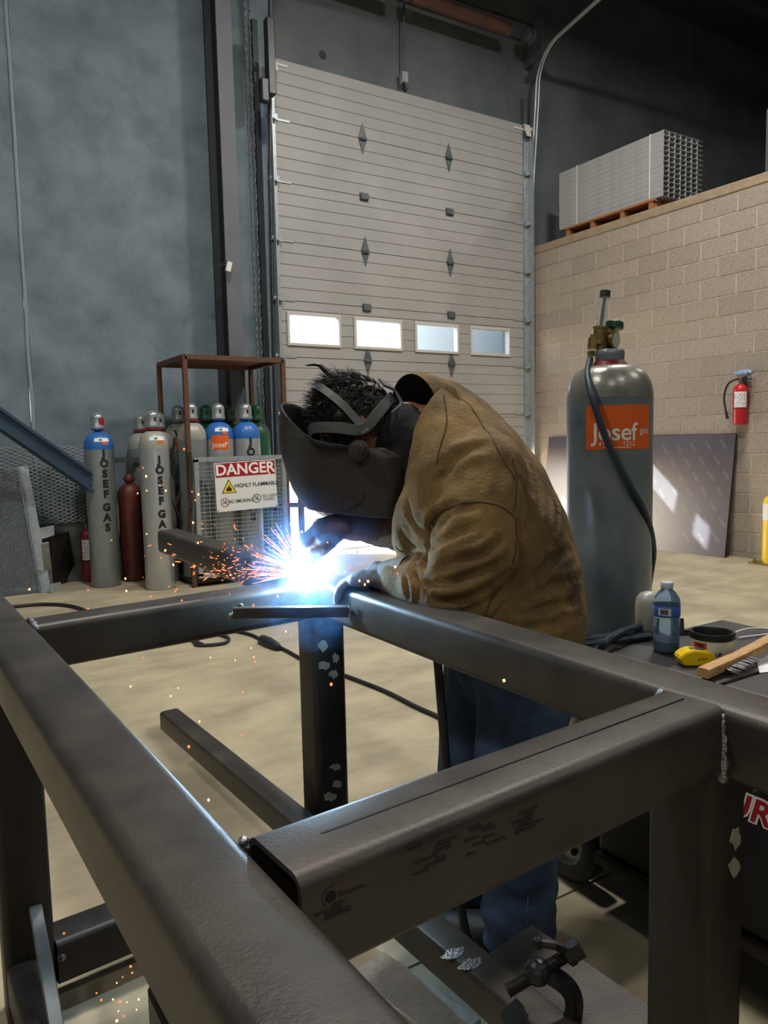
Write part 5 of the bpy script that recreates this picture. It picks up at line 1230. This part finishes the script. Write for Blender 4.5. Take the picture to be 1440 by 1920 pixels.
# fume: a real volume round the arc, thick by the gloves and thinning upward
m = bpy.data.materials.new('fume'); m.use_nodes = True; nt = m.node_tree; nt.nodes.remove(nt.nodes['Principled BSDF'])
pv = nt.nodes.new('ShaderNodeVolumePrincipled'); out = nt.nodes['Material Output']; nt.links.new(pv.outputs[0], out.inputs['Volume'])
pv.inputs['Color'].default_value = (0.2, 0.52, 1.0, 1); pv.inputs['Anisotropy'].default_value = 0.1
tc = nt.nodes.new('ShaderNodeTexCoord'); n1 = nt.nodes.new('ShaderNodeTexNoise'); n1.inputs['Scale'].default_value = 16; n1.inputs['Detail'].default_value = 5; n1.inputs['Distortion'].default_value = 1.2
nt.links.new(tc.outputs['Object'], n1.inputs['Vector'])
mr = nt.nodes.new('ShaderNodeMapRange'); mr.inputs['From Min'].default_value = .44; mr.inputs['From Max'].default_value = .72; mr.inputs['To Min'].default_value = 0; mr.inputs['To Max'].default_value = 1
nt.links.new(n1.outputs['Fac'], mr.inputs[0])
ln = nt.nodes.new('ShaderNodeVectorMath'); ln.operation = 'LENGTH'; nt.links.new(tc.outputs['Object'], ln.inputs[0])
fo = nt.nodes.new('ShaderNodeMapRange'); fo.inputs['From Min'].default_value = .0; fo.inputs['From Max'].default_value = .26; fo.inputs['To Min'].default_value = 1; fo.inputs['To Max'].default_value = 0
nt.links.new(ln.outputs['Value'], fo.inputs[0])
pw = nt.nodes.new('ShaderNodeMath'); pw.operation = 'POWER'; pw.inputs[1].default_value = 1.8; nt.links.new(fo.outputs[0], pw.inputs[0])
mu = nt.nodes.new('ShaderNodeMath'); mu.operation = 'MULTIPLY'; nt.links.new(mr.outputs[0], mu.inputs[0]); nt.links.new(pw.outputs[0], mu.inputs[1])
m2 = nt.nodes.new('ShaderNodeMath'); m2.operation = 'MULTIPLY'; m2.inputs[1].default_value = 13.0; nt.links.new(mu.outputs[0], m2.inputs[0]); nt.links.new(m2.outputs[0], pv.inputs['Density'])
# added glow round the arc, in place of camera bloom
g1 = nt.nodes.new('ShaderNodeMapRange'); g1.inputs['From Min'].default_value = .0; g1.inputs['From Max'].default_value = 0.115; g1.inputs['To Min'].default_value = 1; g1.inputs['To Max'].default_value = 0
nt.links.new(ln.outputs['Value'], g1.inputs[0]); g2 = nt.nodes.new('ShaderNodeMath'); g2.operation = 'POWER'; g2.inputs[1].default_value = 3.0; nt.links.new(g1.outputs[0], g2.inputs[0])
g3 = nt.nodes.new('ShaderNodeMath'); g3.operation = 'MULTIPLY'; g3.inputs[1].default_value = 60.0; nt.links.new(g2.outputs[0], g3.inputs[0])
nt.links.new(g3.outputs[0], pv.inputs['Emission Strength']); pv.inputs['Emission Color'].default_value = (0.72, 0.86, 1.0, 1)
fu = bpy.data.objects
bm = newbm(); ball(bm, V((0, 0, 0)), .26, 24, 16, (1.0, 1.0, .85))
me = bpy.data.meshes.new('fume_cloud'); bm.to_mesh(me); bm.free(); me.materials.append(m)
o = bpy.data.objects.new('welding_fume_and_bloom', me); link(o); o.location = ARC + V((.015, -.02, .035)); tag(o, 'blue-lit cloud of welding fume round the arc and gloves, with added bloom glow', 'smoke', kind='stuff')

# sparks: the single ones that stand apart, and the dense spray
emitter('spark_glow', (1.0, 0.24, 0.08), 1.7)
emitter('spark_hot', (1.0, 0.42, 0.20), 3.0)
singles = [(268, 877, 3.2), (274, 893, 4), (258, 925, 2.6), (300, 910, 3), (311, 920, 3.6), (275, 920, 3), (345, 842, 4), (235, 1085, 4), (302, 1046, 3), (310, 1032, 4), (325, 1059, 4), (364, 1062, 5), (209, 1013, 3), (275, 1001, 3), (360, 922, 3), (372, 927, 4), (366, 938, 3), (362, 980, 4), (371, 1018, 3.4),
           (55, 1105, 4.5), (165, 1106, 3), (165, 1141, 3), (237, 1108, 4), (305, 1137, 5.5), (341, 1126, 4), (283, 1118, 3), (422, 1187, 6), (455, 1297, 4), (478, 1240, 3.6), (471, 1215, 3), (476, 1232, 2.5), (441, 1238, 3), (395, 1233, 2.5), (320, 1305, 3.4), (245, 1287, 4), (251, 1276, 2.5), (334, 1290, 2.6), (453, 1377, 3.6), (374, 1353, 3.6), (354, 1400, 5.5), (391, 1500, 5), (268, 1233, 2.6),
           (621, 1283, 6), (945, 1276, 6.5), (711, 1747, 6.5), (536, 1184, 3), (545, 1191, 3), (713, 1162, 3), (521, 1118, 3.4), (574, 1118, 3.4), (432, 1078, 3), (475, 1135, 4.5), (655, 1062, 3.6), (690, 1090, 5.5), (684, 1096, 4), (674, 1089, 4), (647, 1072, 3), (741, 1063, 5), (745, 1075, 3.4), (648, 1037, 3), (614, 1017, 3), (670, 1035, 3.6), (643, 998, 4), (592, 975, 4.5), (587, 980, 3.4), (566, 997, 4), (606, 1001, 3.2), (505, 887, 4), (460, 925, 3), (424, 957, 3.4),
           (245, 1812, 5), (248, 1824, 4), (190, 1875, 4.5), (181, 1862, 3.6), (225, 1878, 4.5), (212, 1874, 3.4), (238, 1879, 2.6), (260, 1874, 4), (219, 1914, 5.5), (232, 1905, 3.4), (256, 1893, 3), (222, 1896, 3), (288, 1808, 3), (288, 1829, 3), (230, 1832, 3), (219, 1843, 3), (120, 1750, 4)]
depths = {}
for x, y, s in singles:
    if y > 1740 and x < 300: D = onZ(x, y, .01).dot(_f) - CAM.dot(_f); D -= .03
    elif x > 600 and 1030 < y < 1110: D = 1.72
    elif (x, y) == (621, 1283): D = 1.9
    elif (x, y) == (945, 1276): D = 1.35
    elif (x, y) == (711, 1747): D = 1.05
    elif y > 1150: D = random.uniform(1.95, 2.4) if x > 330 else random.uniform(1.9, 2.3)
    else: D = random.uniform(1.75, 2.1)
    if x < 140 and 1700 < y < 1760: D = 1.6
    if (x, y) in ((354, 1400), (391, 1500), (374, 1353)): D = 1.75
    if y > 1700 and x > 140 and x < 300: pass
    c = P(x, y, D); bm = newbm(); r_ = s * .5 / FPX * D
    bmesh.ops.create_icosphere(bm, subdivisions=1, radius=1.0, matrix=Matrix.Translation(c) @ Matrix.Diagonal((r_, r_, r_ * random.uniform(1.0, 1.5), 1)))
    o = finish('spark', bm, 'spark_glow' if random.random() < .55 else 'spark_hot', None, True, origin=c)
    tag(o, 'glowing orange spark ' + ('resting on the floor under the left rail' if y > 1740 and x < 300 else 'over the gloves beside the arc' if x > 560 and y < 1110 else 'above the floor inside the frame' if y > 1150 and x < 600 else 'in front of the gas cylinders and cage' if y < 1150 and x < 560 else 'on the dark frame or its leg'), 'spark', 'single sparks thrown off by the arc')
bm = newbm(); bm2 = newbm(); random.seed(23)
for k in range(300):
    th = random.gauss(2.95, .32); rr = abs(random.gauss(0, 1)) * 95 + 28
    x, y = 565 + rr * math.cos(th), 1075 - rr * math.sin(th) * (.62 if math.sin(th) > 0 else .25)
    D = random.uniform(1.85, 2.05); c = P(x, y, D); r_ = random.uniform(.6, 1.45) / FPX * D
    d = (P(x + math.cos(th) * 3, y - math.sin(th) * 3 + random.uniform(-1, 2), D) - c).normalized()
    e = d * r_ * random.choice((1, 1, 2, 4))
    tube(bm, [c - e, c, c + e], [r_ * .5, r_, r_ * .5], 5)
for k in range(90):                                           # bright streaks near the arc
    th = random.uniform(1.7, 3.25); r0 = random.uniform(15, 60); r1 = r0 + random.uniform(15, 70)
    D = random.uniform(1.9, 2.02)
    pts = [P(572 + r * math.cos(th), 1078 - r * math.sin(th) + .0016 * (r - 10) ** 2 * .5, D) for r in (r0, (r0 + r1) / 2, r1)]
    tube(bm2, pts, [.0005, .0007, .0004], 4)
tag(finish('spark_spray', bm, 'spark_glow', None, False, recalc=False), 'dense spray of orange sparks left of the welding arc', 'sparks', kind='stuff')
tag(finish('spark_streaks', bm2, 'spark_hot', None, False, recalc=False), 'thin bright spark streaks fanning out from the arc', 'sparks', kind='stuff')

# ================================================================== high-bay lamps under the roof
for k, (x, y, pw_) in enumerate(((-3.0, 2.0, 140), (-3.5, -4.0, 80), (1.8, 3.4, 215), (6.0, -2.0, 80), (5.2, 3.6, 205), (1.0, -4.0, 70), (9.8, 2.5, 70))):  # the last one, over the mezzanine, is added to brighten the wall there
    t = thing('high_bay_lamp', 'round high-bay lamp hanging under the dark ceiling', 'lamp', (x, y, 6.65), 'high-bay lamps')
    bm = newbm(); lathe(bm, [(.07, .32), (.1, .3), (.1, .2), (.28, .02), (.29, 0), (.27, .0), (.1, .18)], (x, y, 6.65), 24, cap1=False); finish('shade', bm, 'lamp_housing', t, True)
    bm = newbm(); tube(bm, [(x, y, 6.95), (x, y, ZC)], .01, 6); finish('cord', bm, 'black_rubber', t)
    bm = newbm(); lathe(bm, [(.0, .03), (.24, .03)], (x, y, 6.65), 20, cap0=False, cap1=False); finish('lens', bm, 'lamp_glow', t)
    ld = bpy.data.lights.new('lamp_light', 'AREA'); ld.shape = 'DISK'; ld.size = .6; ld.energy = pw_; ld.color = (1.0, 0.965, 0.91); ld.spread = R(180)
    lo = bpy.data.objects.new('lamp_light', ld); link(lo, t); lo.location = V((0, 0, -.005))
